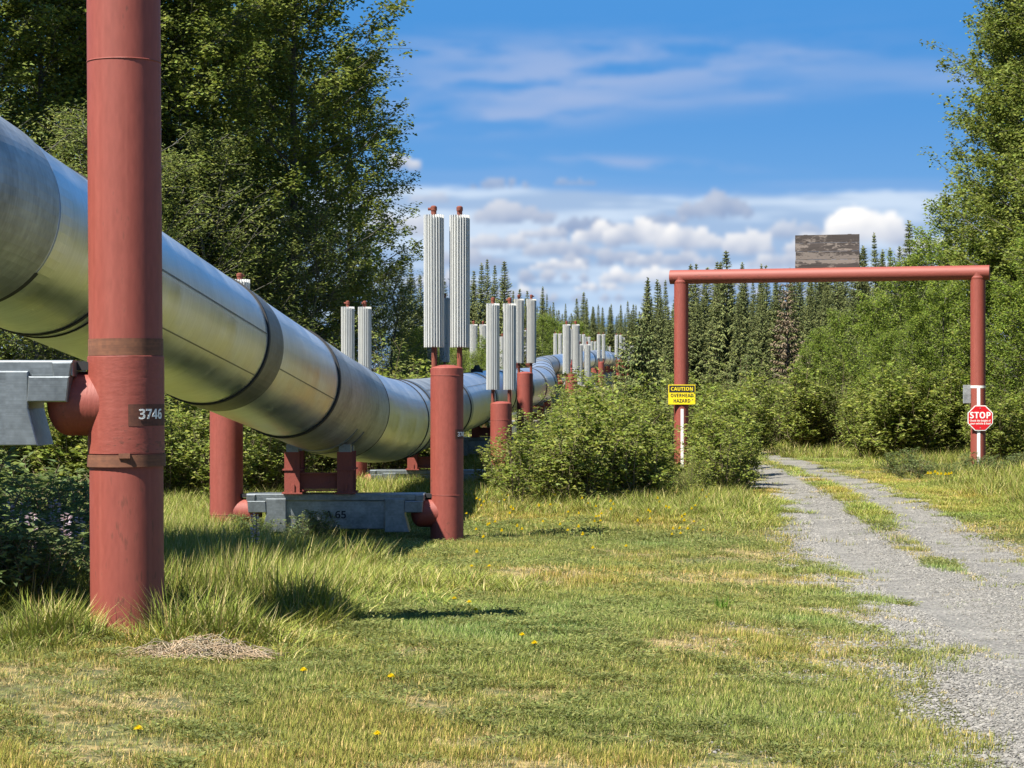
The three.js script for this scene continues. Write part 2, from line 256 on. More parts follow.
function sweep(d0, d1, r, step = 1, n = 64, a0 = 0, a1 = Math.PI * 2, rEnd = r, lip = 0) {
  const rows = Math.max(1, Math.ceil((d1 - d0) / step)), pos = [], uv = [], idx = [], up = new THREE.Vector3(0, 1, 0);
  const ringsD = []; for (let j = 0; j <= rows; j++) ringsD.push([lerp(d0, d1, j / rows), lerp(r, rEnd, j / rows)]);
  if (lip) { ringsD.unshift([d0, r - lip]); ringsD.push([d1, rEnd - lip]); }
  for (const [d, rr] of ringsD) { const c = pipeAt(d), t = pipeDir(d), s = new THREE.Vector3().crossVectors(t, up).normalize(), u = new THREE.Vector3().crossVectors(s, t); for (let i = 0; i <= n; i++) { const a = lerp(a0, a1, i / n), p = c.clone().addScaledVector(s, Math.cos(a) * rr).addScaledVector(u, Math.sin(a) * rr); pos.push(p.x, p.y, p.z); uv.push(i / n * 2 * (a1 - a0) / (2 * Math.PI), d / 2.3); } }
  for (let j = 0; j + 1 < ringsD.length; j++) for (let i = 0; i < n; i++) { const a = j * (n + 1) + i; idx.push(a, a + 1, a + n + 1, a + 1, a + n + 2, a + n + 1); }
  const g = new THREE.BufferGeometry(); g.setAttribute('position', new THREE.Float32BufferAttribute(pos, 3)); g.setAttribute('uv', new THREE.Float32BufferAttribute(uv, 2)); g.setIndex(idx);
  if (lip) { const q = g.toNonIndexed(); q.computeVertexNormals(); return smoothRound(q); } g.computeVertexNormals();
  const nn = g.attributes.normal; for (let j = 0; j < ringsD.length; j++) { const a = j * (n + 1), b = a + n; if (a1 - a0 > 6.28) { const x = nn.getX(a) + nn.getX(b), y = nn.getY(a) + nn.getY(b), z = nn.getZ(a) + nn.getZ(b), l = Math.hypot(x, y, z); nn.setXYZ(a, x / l, y / l, z / l); nn.setXYZ(b, x / l, y / l, z / l); } }
  return g;
}
function smoothRound(g) { return g; }
const pipeline = thing('pipeline', 'long silver insulated pipeline raised on red steel posts, running into the distance', 'pipeline');
const pr = 0.705;
// sections: [from, to, radius, material]
const joints = [28.9, 40.3, 50.5, 58.5, 66.5, 74.5, 82, 88.2, 92.5, 104, 116, 128, 140, 146, 154, 166, 178, 186, 198, 212, 228, 246, 266, 290, 334];
obj('insulation_sleeve', sweep(8.7, 16.9, pr + 0.026, 0.25, 72, 0, Math.PI * 2, pr + 0.026, 0.024), sleeveMetal, pipeline).userData = { label: 'dull grey sleeve round the pipe' };
obj('pipe_section', sweep(16.5, 18.62, pr, 0.5, 72), pipeMetal, pipeline);
obj('joint_strap', sweep(16.9, 17.0, pr + 0.02, 1, 40, -2.6, -0.7, pr + 0.02, 0.03), rubber, pipeline);
obj('joint_band', sweep(17.0, 17.3, pr + 0.008, 1, 64, 0, Math.PI * 2, pr + 0.008, 0.01), pipeMetal, pipeline);
obj('joint_strap', sweep(18.62, 18.67, pr + 0.012, 1, 72, 0, Math.PI * 2, pr + 0.012, 0.03), rubber, pipeline);
obj('joint_strap', sweep(18.85, 18.875, pr + 0.006, 1, 72, 0, Math.PI * 2, pr + 0.006, 0.02), rubber, pipeline);
obj('pipe_section', sweep(18.6, 24.6, pr - 0.004, 0.5, 72), pipeMetal, pipeline);
obj('joint_strap', sweep(24.55, 24.61, pr + 0.016, 1, 72, 0, Math.PI * 2, pr + 0.016, 0.03), rubber, pipeline);
obj('joint_band', sweep(24.61, 25.35, pr + 0.01, 0.5, 72, 0, Math.PI * 2, pr + 0.01, 0.02), bandMetal, pipeline);
obj('pipe_section', sweep(24.6, 28.95, pr - 0.004, 0.5, 72), pipeMetal, pipeline);
obj('joint_strap', sweep(28.9, 28.98, pr + 0.022, 1, 72, 0, Math.PI * 2, pr + 0.022, 0.04), rubber, pipeline);
obj('pipe_elbow', sweep(28.96, 33.2, pr + 0.012, 0.35, 72, 0, Math.PI * 2, pr + 0.012, 0.02), sleeveMetal, pipeline).userData = { label: 'satin grey first piece of the bend' };
obj('pipe_elbow', sweep(33.2, 38.9, pr, 0.35, 72), pipeMetal, pipeline);
obj('joint_strap', sweep(33.19, 33.225, pr + 0.016, 1, 72, 0, Math.PI * 2, pr + 0.016, 0.02), rubber, pipeline);
obj('joint_strap', sweep(38.88, 38.96, pr + 0.012, 1, 72, 0, Math.PI * 2, pr + 0.012, 0.02), rubber, pipeline);
obj('pipe_section', sweep(38.9, 40.3, pr - 0.002, 0.5, 64), pipeMetal, pipeline);
for (let k = 1; k + 1 < joints.length; k++) {
  obj('pipe_section', sweep(joints[k], joints[k + 1], pr - 0.003, 1.2, 56), k % 3 === 1 ? sleeveMetal : pipeMetal, pipeline);
  const b = 0.06 + joints[k] * 0.0012;
  obj('joint_strap', sweep(joints[k] - b * 0.5, joints[k] + b * 0.5, pr + 0.016, 1, 56, 0, Math.PI * 2, pr + 0.016, 0.03), rubber, pipeline);
  obj('joint_band', sweep(joints[k] + b * 0.5, joints[k] + b * 0.5 + 0.6, pr + 0.008, 1, 56, 0, Math.PI * 2, pr + 0.008, 0.02), galvanised, pipeline);
}
// lengthwise lap seams of the metal jacket
for (const [d0, d1, a] of [[18.9, 24.5, 0.05], [25.4, 28.85, -0.35], [18.9, 24.5, -0.62], [40.4, 50, 0.8], [51.2, 58, 0.7]]) obj('lap_seam', sweep(d0, d1, pr + 0.003, 0.5, 2, a, a + 0.018), bandMetal, pipeline);
obj('vent_cap', [cyl(0.16, 0.16, 0.12, 16).translate(0, 0, 0), cyl(0.1, 0.06, 0.1, 16, 0, 0.12, 0)].map((g) => g.translate(pipeAt(61).x, pipeAt(61).y + pr - 0.04, -61)), rubber, pipeline);

// ---------------------------------------------------------------- support bents
const finGeo = (() => { const l = []; l.push(cyl(0.1, 0.1, 1.8, 22, 0, 0.015, 0)); for (let k = 0; k < 22; k++) { const f = box(0.06, 1.83, 0.009, 0.112, 0.915, 0); f.rotateY(k / 22 * Math.PI * 2); l.push(f); } return merge(l); })();
const tubeGeo = merge([cyl(0.038, 0.038, 2.25, 12), cyl(0.046, 0.046, 0.05, 10, 0, 2.2, 0), new THREE.SphereGeometry(0.042, 10, 6).scale(1, 0.5, 1).translate(0, 2.25, 0), cyl(0.02, 0.02, 0.06, 8).rotateZ(-Math.PI / 2).translate(0.02, 2.22, 0)]);
const capGeo = new THREE.LatheGeometry([[0.0, 0.05], [0.1, 0.043], [0.19, 0.02], [0.226, 0.0], [0.2285, -0.02]].map(([a, b]) => new THREE.Vector2(a, b)), 40);
const font = await new FontLoader().loadAsync('fonts/droid/droid_sans_bold.typeface.json');
function flatText(s, size, depth = 0.003) { const g = new TextGeometry(s, { font, size, depth, curveSegments: 3, bevelEnabled: false }); g.computeBoundingBox(); const b = g.boundingBox; return g.translate(-(b.min.x + b.max.x) / 2, -(b.min.y + b.max.y) / 2, 0); }
function wrapText(s, size, r, ang) { const g = flatText(s, size, 0.002), p = g.attributes.position; for (let k = 0; k < p.count; k++) { const a = ang + p.getX(k) / r, q = r + 0.004 + p.getZ(k); p.setXYZ(k, Math.sin(a) * q, p.getY(k), Math.cos(a) * q); } g.computeVertexNormals(); return g; }
const patchMat = new THREE.MeshStandardMaterial({ map: rustMap, color: lin(0.35, 0.28, 0.3), roughness: 0.8 });
function radiator(parent, x, y, z, seed, len = 1) { // finned heat pipe standing in the post
  const g = new THREE.Group(); g.name = 'radiator'; g.position.set(x, y, z); g.rotation.y = seed * 1.7; g.rotation.z = ((seed * 7.3) % 1 - 0.5) * 0.012; parent.add(g);
  obj('heat_pipe', tubeGeo, rustyPipe, g).scale.y = len; const f = obj('cooling_fins', finGeo, finMetal, g); f.position.y = 0.31 * len; f.scale.y = len; return g;
}
function support(o) {
  const t = thing('pipeline_support', o.label, 'pipe support', [0, 0, 0], 0, o.group), d = o.d, pc = pipeAt(d);
  const bt = o.beamTop ?? pc.y - pr - 0.58; let s = d;
  o.posts.forEach(([x, top, rad, len = 1], n) => {
    const gy = ground(x, d), h = top - gy + 0.6;
    const p = obj('post', cyl(0.2285, 0.2285, h, 44, 0, -0.6, 0, true), redPaint, t); p.position.set(x, gy, -d); if (o.lean) p.rotation.z = n ? o.lean : 0;
    obj('post_cap', capGeo, redPaint, p).position.y = h - 0.6;
    for (const w of o.welds ?? [0.35]) obj('weld_ring', new THREE.TorusGeometry(0.2285, 0.005, 6, 44).rotateX(Math.PI / 2), redPaint, p).position.y = h - 0.6 - w;
    if (o.detail) o.detail(p, n, h - 0.6, gy);
    const side = n ? -1 : 1; // towards the beam
    const st = obj('beam_stub', merge([cyl(0.2, 0.2, 0.28, 28).rotateZ(-Math.PI / 2), new THREE.SphereGeometry(0.2, 28, 14).scale(0.7, 1, 1).translate(0.28, 0, 0)]), redPaint, t);
    st.position.set(x + side * 0.08, bt - 0.27, -d); st.rotation.y = n ? Math.PI : 0;
    if (rad) { radiator(t, x - 0.175, top - 0.02, -d + 0.03, (s += 1.37) % 3, len); radiator(t, x + 0.175, top - 0.02, -d - 0.03, (s += 0.71) % 3, len); }
  });
  const xl = o.posts[0][0] + 0.29, xr = o.posts[1][0] - 0.29, m = (xl + xr) / 2, w = xr - xl;
  const bm = obj('crossbeam', [bevelBox(w - 0.75, 0.40, 0.36).translate(0, -0.29, 0), bevelBox(w - 0.02, 0.1, 0.44).translate(0, -0.05, 0)], galvanised, t); bm.position.set(m, bt, -d);
  const prof = (pts, depth) => { const sh = new THREE.Shape(pts.map(([a, b]) => new THREE.Vector2(a, b))); return new THREE.ExtrudeGeometry(sh, { depth, bevelEnabled: true, bevelSize: 0.008, bevelThickness: 0.008, bevelSegments: 1 }).translate(0, 0, -depth / 2); };
  for (const e of [-1, 1]) {
    const b = obj('beam_shield', [prof([[-0.13, -0.075], [0.13, -0.075], [0.13, -0.30], [0.19, -0.52], [-0.13, -0.52]], 0.47), prof([[0.15, -0.108], [0.385, -0.108], [0.37, -0.25], [0.14, -0.25]], 0.5), prof([[0.29, -0.02], [0.40, -0.02], [0.385, -0.104], [0.30, -0.104]], 0.475)], galvanised, bm);
    b.position.x = e * (w / 2 - 0.42); b.rotation.y = e > 0 ? 0 : Math.PI;
    obj('slide_pad', box(0.12, 0.05, 0.2, e * (w / 2 + 0.045), -0.035, 0), rubber, bm);
  }
  if (o.code) { const c = obj('code_lettering', flatText(o.code, 0.105), blackPaint, bm); c.position.set(-0.02 + (o.codeX ?? 0.1), -0.29, 0.181); }
  // red shoe frame with grey clamps under the pipe
  const H = pc.y - pr - bt, sx = pc.x, L = 0.38, tp = Math.max(0.25, H);
  const col = (x, z) => [box(0.21, tp, 0.02, x, tp / 2, z + 0.09), box(0.21, tp, 0.02, x, tp / 2, z - 0.09), box(0.02, tp, 0.16, x, tp / 2, z), box(0.28, 0.02, 0.24, x, 0.012, z), box(0.26, 0.018, 0.235, x, tp * 0.58, z), box(0.03, tp * 0.2, 0.02, x + 0.02, tp * 0.1 + 0.02, z + 0.108)];
  const sh = obj('shoe_frame', [...col(-0.36, 0.28), ...col(0.36, 0.28), ...col(-0.36, -0.28), ...col(0.36, -0.28), box(0.52, 0.02, 0.14, 0, 0.3 * tp + 0.11, 0.28), box(0.52, 0.02, 0.14, 0, 0.05, 0.28), box(0.52, 0.24 * tp + 0.08, 0.02, 0, 0.2 * tp + 0.06, 0.28), box(0.52, 0.2, 0.02, 0, 0.17, -0.28), box(0.04, 0.2, 0.38, -0.36, 0.2, 0), box(0.04, 0.2, 0.38, 0.36, 0.2, 0)], redPaint, t); sh.position.set(sx, bt, -d);
  for (const z of [-0.28, 0.28]) {
    obj('saddle_clamp', sweep(d + z - 0.11, d + z + 0.11, pr + 0.024, 1, 40, -Math.PI * 0.80, -Math.PI * 0.20, pr + 0.024, 0.03), galvanised, t);
    for (const e of [-1, 1]) { const lug = obj('clamp_lug', box(0.16, 0.12, 0.17), galvanised, t); lug.position.set(sx + e * 0.36, bt + tp + 0.045, -d + z); }
  }
  return t;
}
support({
  d: 14.25, label: 'tall red post numbered 3746 with grey crossbeam, without finned tubes', beamTop: 1.815, lean: 0.007, welds: [0.82], posts: [[-5.5, 2.2, false], [-2.405, 4.5, false]],
  detail(p, n, top, gy) {
    if (!n) return; const at = (y) => y - gy;
    obj('post_sleeve', cyl(0.238, 0.238, 0.60, 44, 0, 0, 0, true), redPaint, p).position.y = at(1.237);
    obj('sleeve_rim', new THREE.TorusGeometry(0.233, 0.005, 6, 44).rotateX(Math.PI / 2), redPaint, p).position.y = at(1.838);
    obj('bare_band', cyl(0.2325, 0.2325, 0.105, 44, 0, 0, 0, true), rustBand, p).position.y = at(1.845);
    obj('collar', merge([cyl(0.244, 0.244, 0.075, 44, 0, 0, 0, false), box(0.07, 0.03, 0.03, 0.03, 0.07, 0.24)]), rustBand, p).position.y = at(1.155);
    const pa = new THREE.CylinderGeometry(0.2395, 0.2395, 0.135, 24, 1, true, 0.22, 1.35); obj('number_panel', pa, patchMat, p).position.y = at(1.475);
    obj('number_lettering', wrapText('3746', 0.062, 0.2385, 0.88), whitePaint, p).position.y = at(1.482);
  }
});
support({
  d: 31.5, label: 'red twin posts under the first pipeline bend, crossbeam stencilled A 65', beamTop: 0.245, code: 'A 65', codeX: 0.02, welds: [0.1, 1.75], posts: [[-3.95, 1.7, true, 0.71], [-0.9, 1.97, true]],
  detail(p, n, top, gy) {
    if (!n) return; const pa = new THREE.CylinderGeometry(0.2305, 0.2305, 0.135, 20, 1, true, 0.55, 1.0); obj('number_panel', pa, patchMat, p).position.y = 1.06 - gy;
    obj('number_lettering', wrapText('3745', 0.062, 0.229, 1.12), whitePaint, p).position.y = 1.06 - gy;
  }
});
support({ d: 48.3, label: 'second finned support beyond the bend, right post low among willow leaves', posts: [[-3.3, 1.35, true], [-0.23, 1.42, true]], beamTop: 0.02 });
support({ d: 65, label: 'finned support whose dark red post rises behind the low leafy post', posts: [[-2.1, 2.25, true], [0.37, 2.22, true]], beamTop: 0.4 });
support({ d: 84.5, label: 'pale finned support just past the silver elbow, post hidden by saplings', posts: [[-1.25, 2.1, true], [2.2, 2.1, true]] });
support({ d: 102, label: 'small finned support beyond the silver elbow, beside the gravel patch', posts: [[-0.6, 2.1, true], [3.2, 1.75, true]] });
for (let k = 0, d = 120; d < 300; d += 17.5, k++) {
  const c = pipeAt(d), s = lerp(1.5, 1.6, k % 2), gy = Math.max(ground(c.x - s, d), ground(c.x + s, d)), y = Math.max(c.y - pr - 0.2, gy + 1.9);
  support({ d, label: 'far finned red support in the row leading to the distant forest', group: 'far supports along the pipeline', posts: [[c.x - s, y, true], [c.x + s + 0.1, y - 0.05, true]] });
}

// ---------------------------------------------------------------- overhead clearance gate over the road
{
  const A = new THREE.Vector3(4.29, 0, -57.7), B = new THREE.Vector3(11.38, 0, -55.6), top = 4.59;
  const t = thing('overhead_bar', 'red pipe gateway spanning the gravel road', 'height bar');
  const dir = B.clone().sub(A).normalize(), ang = -Math.atan2(dir.z, dir.x);
  for (const P of [A, B]) {
    const gy = ground(P.x, -P.z), p = obj('upright', cyl(0.182, 0.182, top - gy + 0.5, 32, 0, -0.5, 0), redPaint, t); p.position.set(P.x, gy, P.z);
    const hi = P === B ? 1.80 : 1.25, y0 = gy + 0.02;
    const s = new THREE.CylinderGeometry(0.1845, 0.1845, hi - y0, 6, 1, true, P === B ? -0.34 : -0.16, 0.42); obj('white_stripe', s, whitePaint, p).position.y = (hi + y0) / 2 - gy;
    if (P === B) obj('white_ring', new THREE.CylinderGeometry(0.186, 0.186, 0.06, 32, 1, true), whitePaint, p).position.y = 1.80 - gy;
    obj('weld_saddle', new THREE.SphereGeometry(0.19, 28, 14).scale(1, 0.75, 1), redPaint, p).position.y = top - gy - 0.13;
  }
  const len = A.clone().setY(0).distanceTo(B) + 0.56, bar = obj('crossbar', [cyl(0.178, 0.178, len, 32, 0, -len / 2, 0).rotateZ(-Math.PI / 2)], redPaint, t);
  bar.position.set((A.x + B.x) / 2, top, (A.z + B.z) / 2); bar.rotation.y = ang;
  // weathered board standing on the bar
  const woodMap = tex(512, 256, (u, v) => { const gr = pf(u * 0.6 % 1, v, 4, 2), s = pn(u * 6, v * 90, 90), a = pf(u, v, 5, 5), pe = sstep(a + 0.22 * (pn(u * 40, v * 70, 70) - 0.5), 0.44, 0.58); const q = 0.15 + 0.09 * s + 0.05 * gr; return [lerp(q * 1.05, 0.52, pe * 0.75), lerp(q * 0.95, 0.49, pe * 0.75), lerp(q * 0.9, 0.46, pe * 0.75)]; }, [1, 1], true);
  const woodMats = [1, 0.86, 1.12, 0.95].map((k) => new THREE.MeshStandardMaterial({ map: woodMap, color: lin(0.9 * k, 0.86 * k, 0.86 * k), roughness: 0.9 }));
  const bc = new THREE.Vector3(8.0, 0, -56.62).addScaledVector(dir, -0.16);
  const bd = thing('weathered_board', 'weathered grey plank board standing on the red crossbar', 'board', [bc.x, top + 0.172, bc.z], ang);
  const ph = [0.21, 0.205, 0.215, 0.2]; let y = 0.0;
  ph.forEach((h, k) => { const g = bevelBox(1.6 - (k === 1 ? 0.012 : 0), h - 0.005, 0.045, 0.006), uvA = g.attributes.uv; for (let q = 0; q < uvA.count; q++) uvA.setXY(q, uvA.getX(q) * 0.6 + k * 0.37, uvA.getY(q) * 1.3 + k * 0.23); const p = obj('plank', g, woodMats[k], bd); p.position.set(k === 1 ? 0.006 : 0, y + h / 2, k % 2 * 0.004); y += h; });
  for (const x of [-0.55, 0.55]) obj('batten', bevelBox(0.09, 0.84, 0.05, 0.006).translate(x, 0.42, -0.05), woodMats[1], bd);
  // caution sign
  const cs = thing('caution_sign', 'yellow CAUTION OVERHEAD HAZARD sign on the red upright', 'sign', [A.x - 0.0, 1.61, A.z + 0.2], 0.02);
  obj('sign_plate', bevelBox(0.68, 0.5, 0.008, 0.003), signYellow, cs);
  obj('header_panel', box(0.645, 0.175, 0.004, 0, 0.145, 0.006), blackPaint, cs);
  const t1 = obj('lettering', flatText('CAUTION', 0.09), signYellow, cs); t1.position.set(0, 0.145, 0.0085); t1.scale.x = 1.02;
  const t2 = obj('lettering', flatText('OVERHEAD', 0.09), blackPaint, cs); t2.position.set(0, -0.02, 0.0045); t2.scale.x = 0.9;
  const t3 = obj('lettering', flatText('HAZARD', 0.09), blackPaint, cs); t3.position.set(0, -0.155, 0.0045); t3.scale.x = 0.9;
  // stop sign
  const ss = thing('stop_sign', 'red octagonal STOP sign fixed to the red upright by the road', 'sign', [B.x + 0.01, 1.04, B.z + 0.205], 0);
  const oct = (r) => { const s = new THREE.Shape(); for (let k = 0; k < 8; k++) { const a = (k + 0.5) * Math.PI / 4; k ? s.lineTo(Math.cos(a) * r, Math.sin(a) * r) : s.moveTo(Math.cos(a) * r, Math.sin(a) * r); } return s; };
  const ext = (s, d) => new THREE.ExtrudeGeometry(s, { depth: d, bevelEnabled: false });
  obj('white_border', ext(oct(0.332), 0.006), whitePaint, ss); obj('sign_face', ext(oct(0.309), 0.004).translate(0, 0, 0.0062), signRed, ss);
  const s1 = obj('lettering', flatText('STOP', 0.155), whitePaint, ss); s1.position.set(0, 0.07, 0.0105);
  const s2 = obj('lettering', flatText('Check the height of', 0.045), whitePaint, ss); s2.position.set(0, -0.07, 0.0105); s2.scale.x = 0.86;
  const s3 = obj('lettering', flatText('your vehicle & load', 0.045), whitePaint, ss); s3.position.set(0, -0.14, 0.0105); s3.scale.x = 0.86;
  obj('bolt', [cyl(0.012, 0.012, 0.008, 8).rotateX(Math.PI / 2).translate(0, 0.24, 0.01), cyl(0.012, 0.012, 0.008, 8).rotateX(Math.PI / 2).translate(0, -0.24, 0.01)], plateGrey, ss);
  // small grey plate box at the side of the upright
  const gb = thing('metal_plate', 'small pale grey metal plate on the side of the upright with the STOP sign', 'plate', [B.x - 0.275, 1.62, B.z + 0.02], 0.15);
  obj('plate_body', bevelBox(0.19, 0.45, 0.05, 0.008), plateGrey, gb); obj('plate_bracket', box(0.05, 0.04, 0.03, 0.11, 0.05, -0.01), plateGrey, gb);
}
// ---------------------------------------------------------------- plants
const BX = (px, d) => (px - 512) * d / 2277; // bearing to metres across
class Mesher {
  constructor() { this.p = []; this.c = []; this.i = []; }
  leaf(P, D, N, L, W, c) {
    let sx = D[1] * N[2] - D[2] * N[1], sy = D[2] * N[0] - D[0] * N[2], sz = D[0] * N[1] - D[1] * N[0]; const l = Math.hypot(sx, sy, sz) || 1; sx *= W / 2 / l; sy *= W / 2 / l; sz *= W / 2 / l;
    const n = this.p.length / 3, m = 0.42 * L, f = W * 0.16, t = L * 0.12;
    this.p.push(P[0], P[1], P[2], P[0] + D[0] * m + sx + N[0] * f, P[1] + D[1] * m + sy + N[1] * f, P[2] + D[2] * m + sz + N[2] * f, P[0] + D[0] * L, P[1] + D[1] * L - t, P[2] + D[2] * L, P[0] + D[0] * m - sx + N[0] * f, P[1] + D[1] * m - sy + N[1] * f, P[2] + D[2] * m - sz + N[2] * f);
    for (let k = 0; k < 4; k++) this.c.push(c[0], c[1], c[2]); this.i.push(n, n + 1, n + 2, n, n + 2, n + 3);
  }
  tube(pts, r0, r1, sides, c) {
    const base = this.p.length / 3, n = pts.length;
    for (let k = 0; k < n; k++) {
      const a = pts[Math.max(0, k - 1)], b = pts[Math.min(n - 1, k + 1)]; let tx = b[0] - a[0], ty = b[1] - a[1], tz = b[2] - a[2]; const l = Math.hypot(tx, ty, tz) || 1; tx /= l; ty /= l; tz /= l;
      let ux = Math.abs(ty) < 0.9 ? 0 : 1, uy = Math.abs(ty) < 0.9 ? 1 : 0; let sx = ty * 0 - tz * uy, sy = tz * ux - tx * 0, sz = tx * uy - ty * ux; const sl = Math.hypot(sx, sy, sz); sx /= sl; sy /= sl; sz /= sl;
      const vx = ty * sz - tz * sy, vy = tz * sx - tx * sz, vz = tx * sy - ty * sx, r = lerp(r0, r1, k / (n - 1));
      for (let q = 0; q < sides; q++) { const w = q / sides * 6.28318, cc = Math.cos(w) * r, ss = Math.sin(w) * r; this.p.push(pts[k][0] + sx * cc + vx * ss, pts[k][1] + sy * cc + vy * ss, pts[k][2] + sz * cc + vz * ss); this.c.push(...c); }
    }
    for (let k = 0; k + 1 < n; k++) for (let q = 0; q < sides; q++) { const a = base + k * sides + q, b = base + k * sides + (q + 1) % sides; this.i.push(a, b, a + sides, b, b + sides, a + sides); }
  }
  blade(x, y, z, az, h, w, bend, c, c2) { // grass blade: two joints, pointed
    const n = this.p.length / 3, ca = Math.cos(az), sa = Math.sin(az), px = -sa * w / 2, pz = ca * w / 2, b1 = bend * 0.3 * h, b2 = bend * h, h2 = h * (1 - 0.35 * bend * bend);
    this.p.push(x + px, y, z + pz, x - px, y, z - pz, x + ca * b1 + px * 0.8, y + h2 * 0.55, z + sa * b1 + pz * 0.8, x + ca * b1 - px * 0.8, y + h2 * 0.55, z + sa * b1 - pz * 0.8, x + ca * b2, y + h2, z + sa * b2);
    for (let k = 0; k < 2; k++) this.c.push(...c); for (let k = 0; k < 3; k++) this.c.push(...(c2 ?? c)); this.i.push(n, n + 1, n + 2, n + 1, n + 3, n + 2, n + 2, n + 3, n + 4);
  }
  build() { const g = new THREE.BufferGeometry(); g.setAttribute('position', new THREE.Float32BufferAttribute(this.p, 3)); g.setAttribute('color', new THREE.Float32BufferAttribute(this.c, 3)); g.setIndex(this.i); g.computeVertexNormals(); return g; }
}
const leafMat = new THREE.MeshPhysicalMaterial({ vertexColors: true, roughness: 0.85, transmission: 0.48, thickness: 0, side: THREE.DoubleSide, specularIntensity: 0.12 });
const needleMat = new THREE.MeshStandardMaterial({ vertexColors: true, roughness: 0.85, side: THREE.DoubleSide });
const barkMat = new THREE.MeshStandardMaterial({ vertexColors: true, roughness: 0.95 });
const grassMat = new THREE.MeshPhysicalMaterial({ vertexColors: true, roughness: 0.75, transmission: 0.3, thickness: 0, side: THREE.DoubleSide, specularIntensity: 0.12 });
const unit = (x, y, z) => { const l = Math.hypot(x, y, z) || 1; return [x / l, y / l, z / l]; };
const tint = (c, r, k = 0.5) => { const m = 1 - k / 2 + k * r(), w = (r() - 0.5) * 0.22; return [c[0] * m * (1 + w), c[1] * m, c[2] * m * (1 - w)]; };
function protoOf(parts) { const g = new THREE.Group(); for (const [name, geo, mat] of parts) { const m = new THREE.Mesh(geo, mat); m.name = name; m.castShadow = m.receiveShadow = true; g.add(m); } return g; }
function sprig(M, R, p0, p1, n, spread, L, W, pal, droop = 0.25) {
  for (let k = 0; k < n; k++) {
    const t = Math.sqrt(R()), P = [lerp(p0[0], p1[0], t) + (R() - 0.5) * spread, lerp(p0[1], p1[1], t) + (R() - 0.5) * spread, lerp(p0[2], p1[2], t) + (R() - 0.5) * spread];
    const a = R() * 6.283, D = unit(Math.cos(a), -droop + (R() - 0.35) * 0.9, Math.sin(a)), N = unit((R() - 0.5) * 1.5, 0.75 + R() * 0.5, (R() - 0.5) * 1.5), s = 0.7 + 0.6 * R();
    M.leaf(P, D, N, L * s, W * s, tint(pal[Math.floor(R() * pal.length)], R, 0.55));
  }
}
function broadleaf(seed, { H, Rad, base = 0.12, limbs = 60, subs = 7, per = 16, L = 0.1, W = 0.075, pal, bark = [0.085, 0.08, 0.062], up = 0.6, spread = 0.34, fill = 1 }) {
  const R = rng(seed), wood = new Mesher(), lv = new Mesher(), T = [];
  for (let k = 0; k <= 9; k++) T.push([(R() - 0.5) * 0.05 * k, H * k / 9 - 0.25 * (k === 0), (R() - 0.5) * 0.05 * k]);
  const r0 = 0.010 * H; wood.tube(T, r0, 0.02, 8, bark);
  const onTrunk = (h) => { const f = clamp(h / H) * 9, i = Math.min(8, Math.floor(f)), t = f - i; return [0, 1, 2].map((q) => lerp(T[i][q], T[i + 1][q], t)); };
  for (let n = 0; n < limbs; n++) {
    const u = (n + R()) / limbs, h = H * (base + (0.985 - base) * u), az = n * 2.39996 + R() * 0.8, prof = Math.pow(Math.sin(Math.PI * clamp(0.10 + 0.86 * (1 - Math.pow(1 - u, 1.25)))), 0.75), len = Rad * prof * (0.62 + 0.55 * R()) + 0.25, pit = up * (0.5 + 0.8 * R()) + u * 0.5;
    const o = onTrunk(h), pts = [o]; for (let k = 1; k <= 4; k++) { const s = k / 4 * len; pts.push([o[0] + Math.cos(az + 0.12 * k * (R() - 0.5)) * s * Math.cos(pit * 0.8), o[1] + s * Math.sin(pit) * (0.75 + 0.06 * k) - 0.02 * s * s, o[2] + Math.sin(az + 0.12 * k * (R() - 0.5)) * s * Math.cos(pit * 0.8)]); }
    wood.tube(pts, Math.max(0.012, r0 * 0.32 * (1 - u)), 0.008, 5, bark);
    for (let s = 0; s < subs; s++) {
      const t = 0.06 + 0.95 * (s + R()) / subs, f = clamp(t) * 4, i = Math.min(3, Math.floor(f)), q = f - i, A = [0, 1, 2].map((k) => lerp(pts[i][k], pts[i + 1][k], q)), a2 = az + (R() - 0.5) * 3.2, l2 = (0.30 + 0.28 * len * (1.15 - 0.5 * t)) * (0.6 + 0.7 * R()), B = [A[0] + Math.cos(a2) * l2 * 0.85, A[1] + l2 * (R() * 0.9 - 0.18), A[2] + Math.sin(a2) * l2 * 0.85];
      wood.tube([A, B], 0.008, 0.004, 3, bark); sprig(lv, R, A, B, Math.round(per * fill * (0.6 + 0.8 * R())), spread, L, W, pal);
    }
  }
  return protoOf([['trunk', wood.build(), barkMat], ['crown', lv.build(), leafMat]]);
}
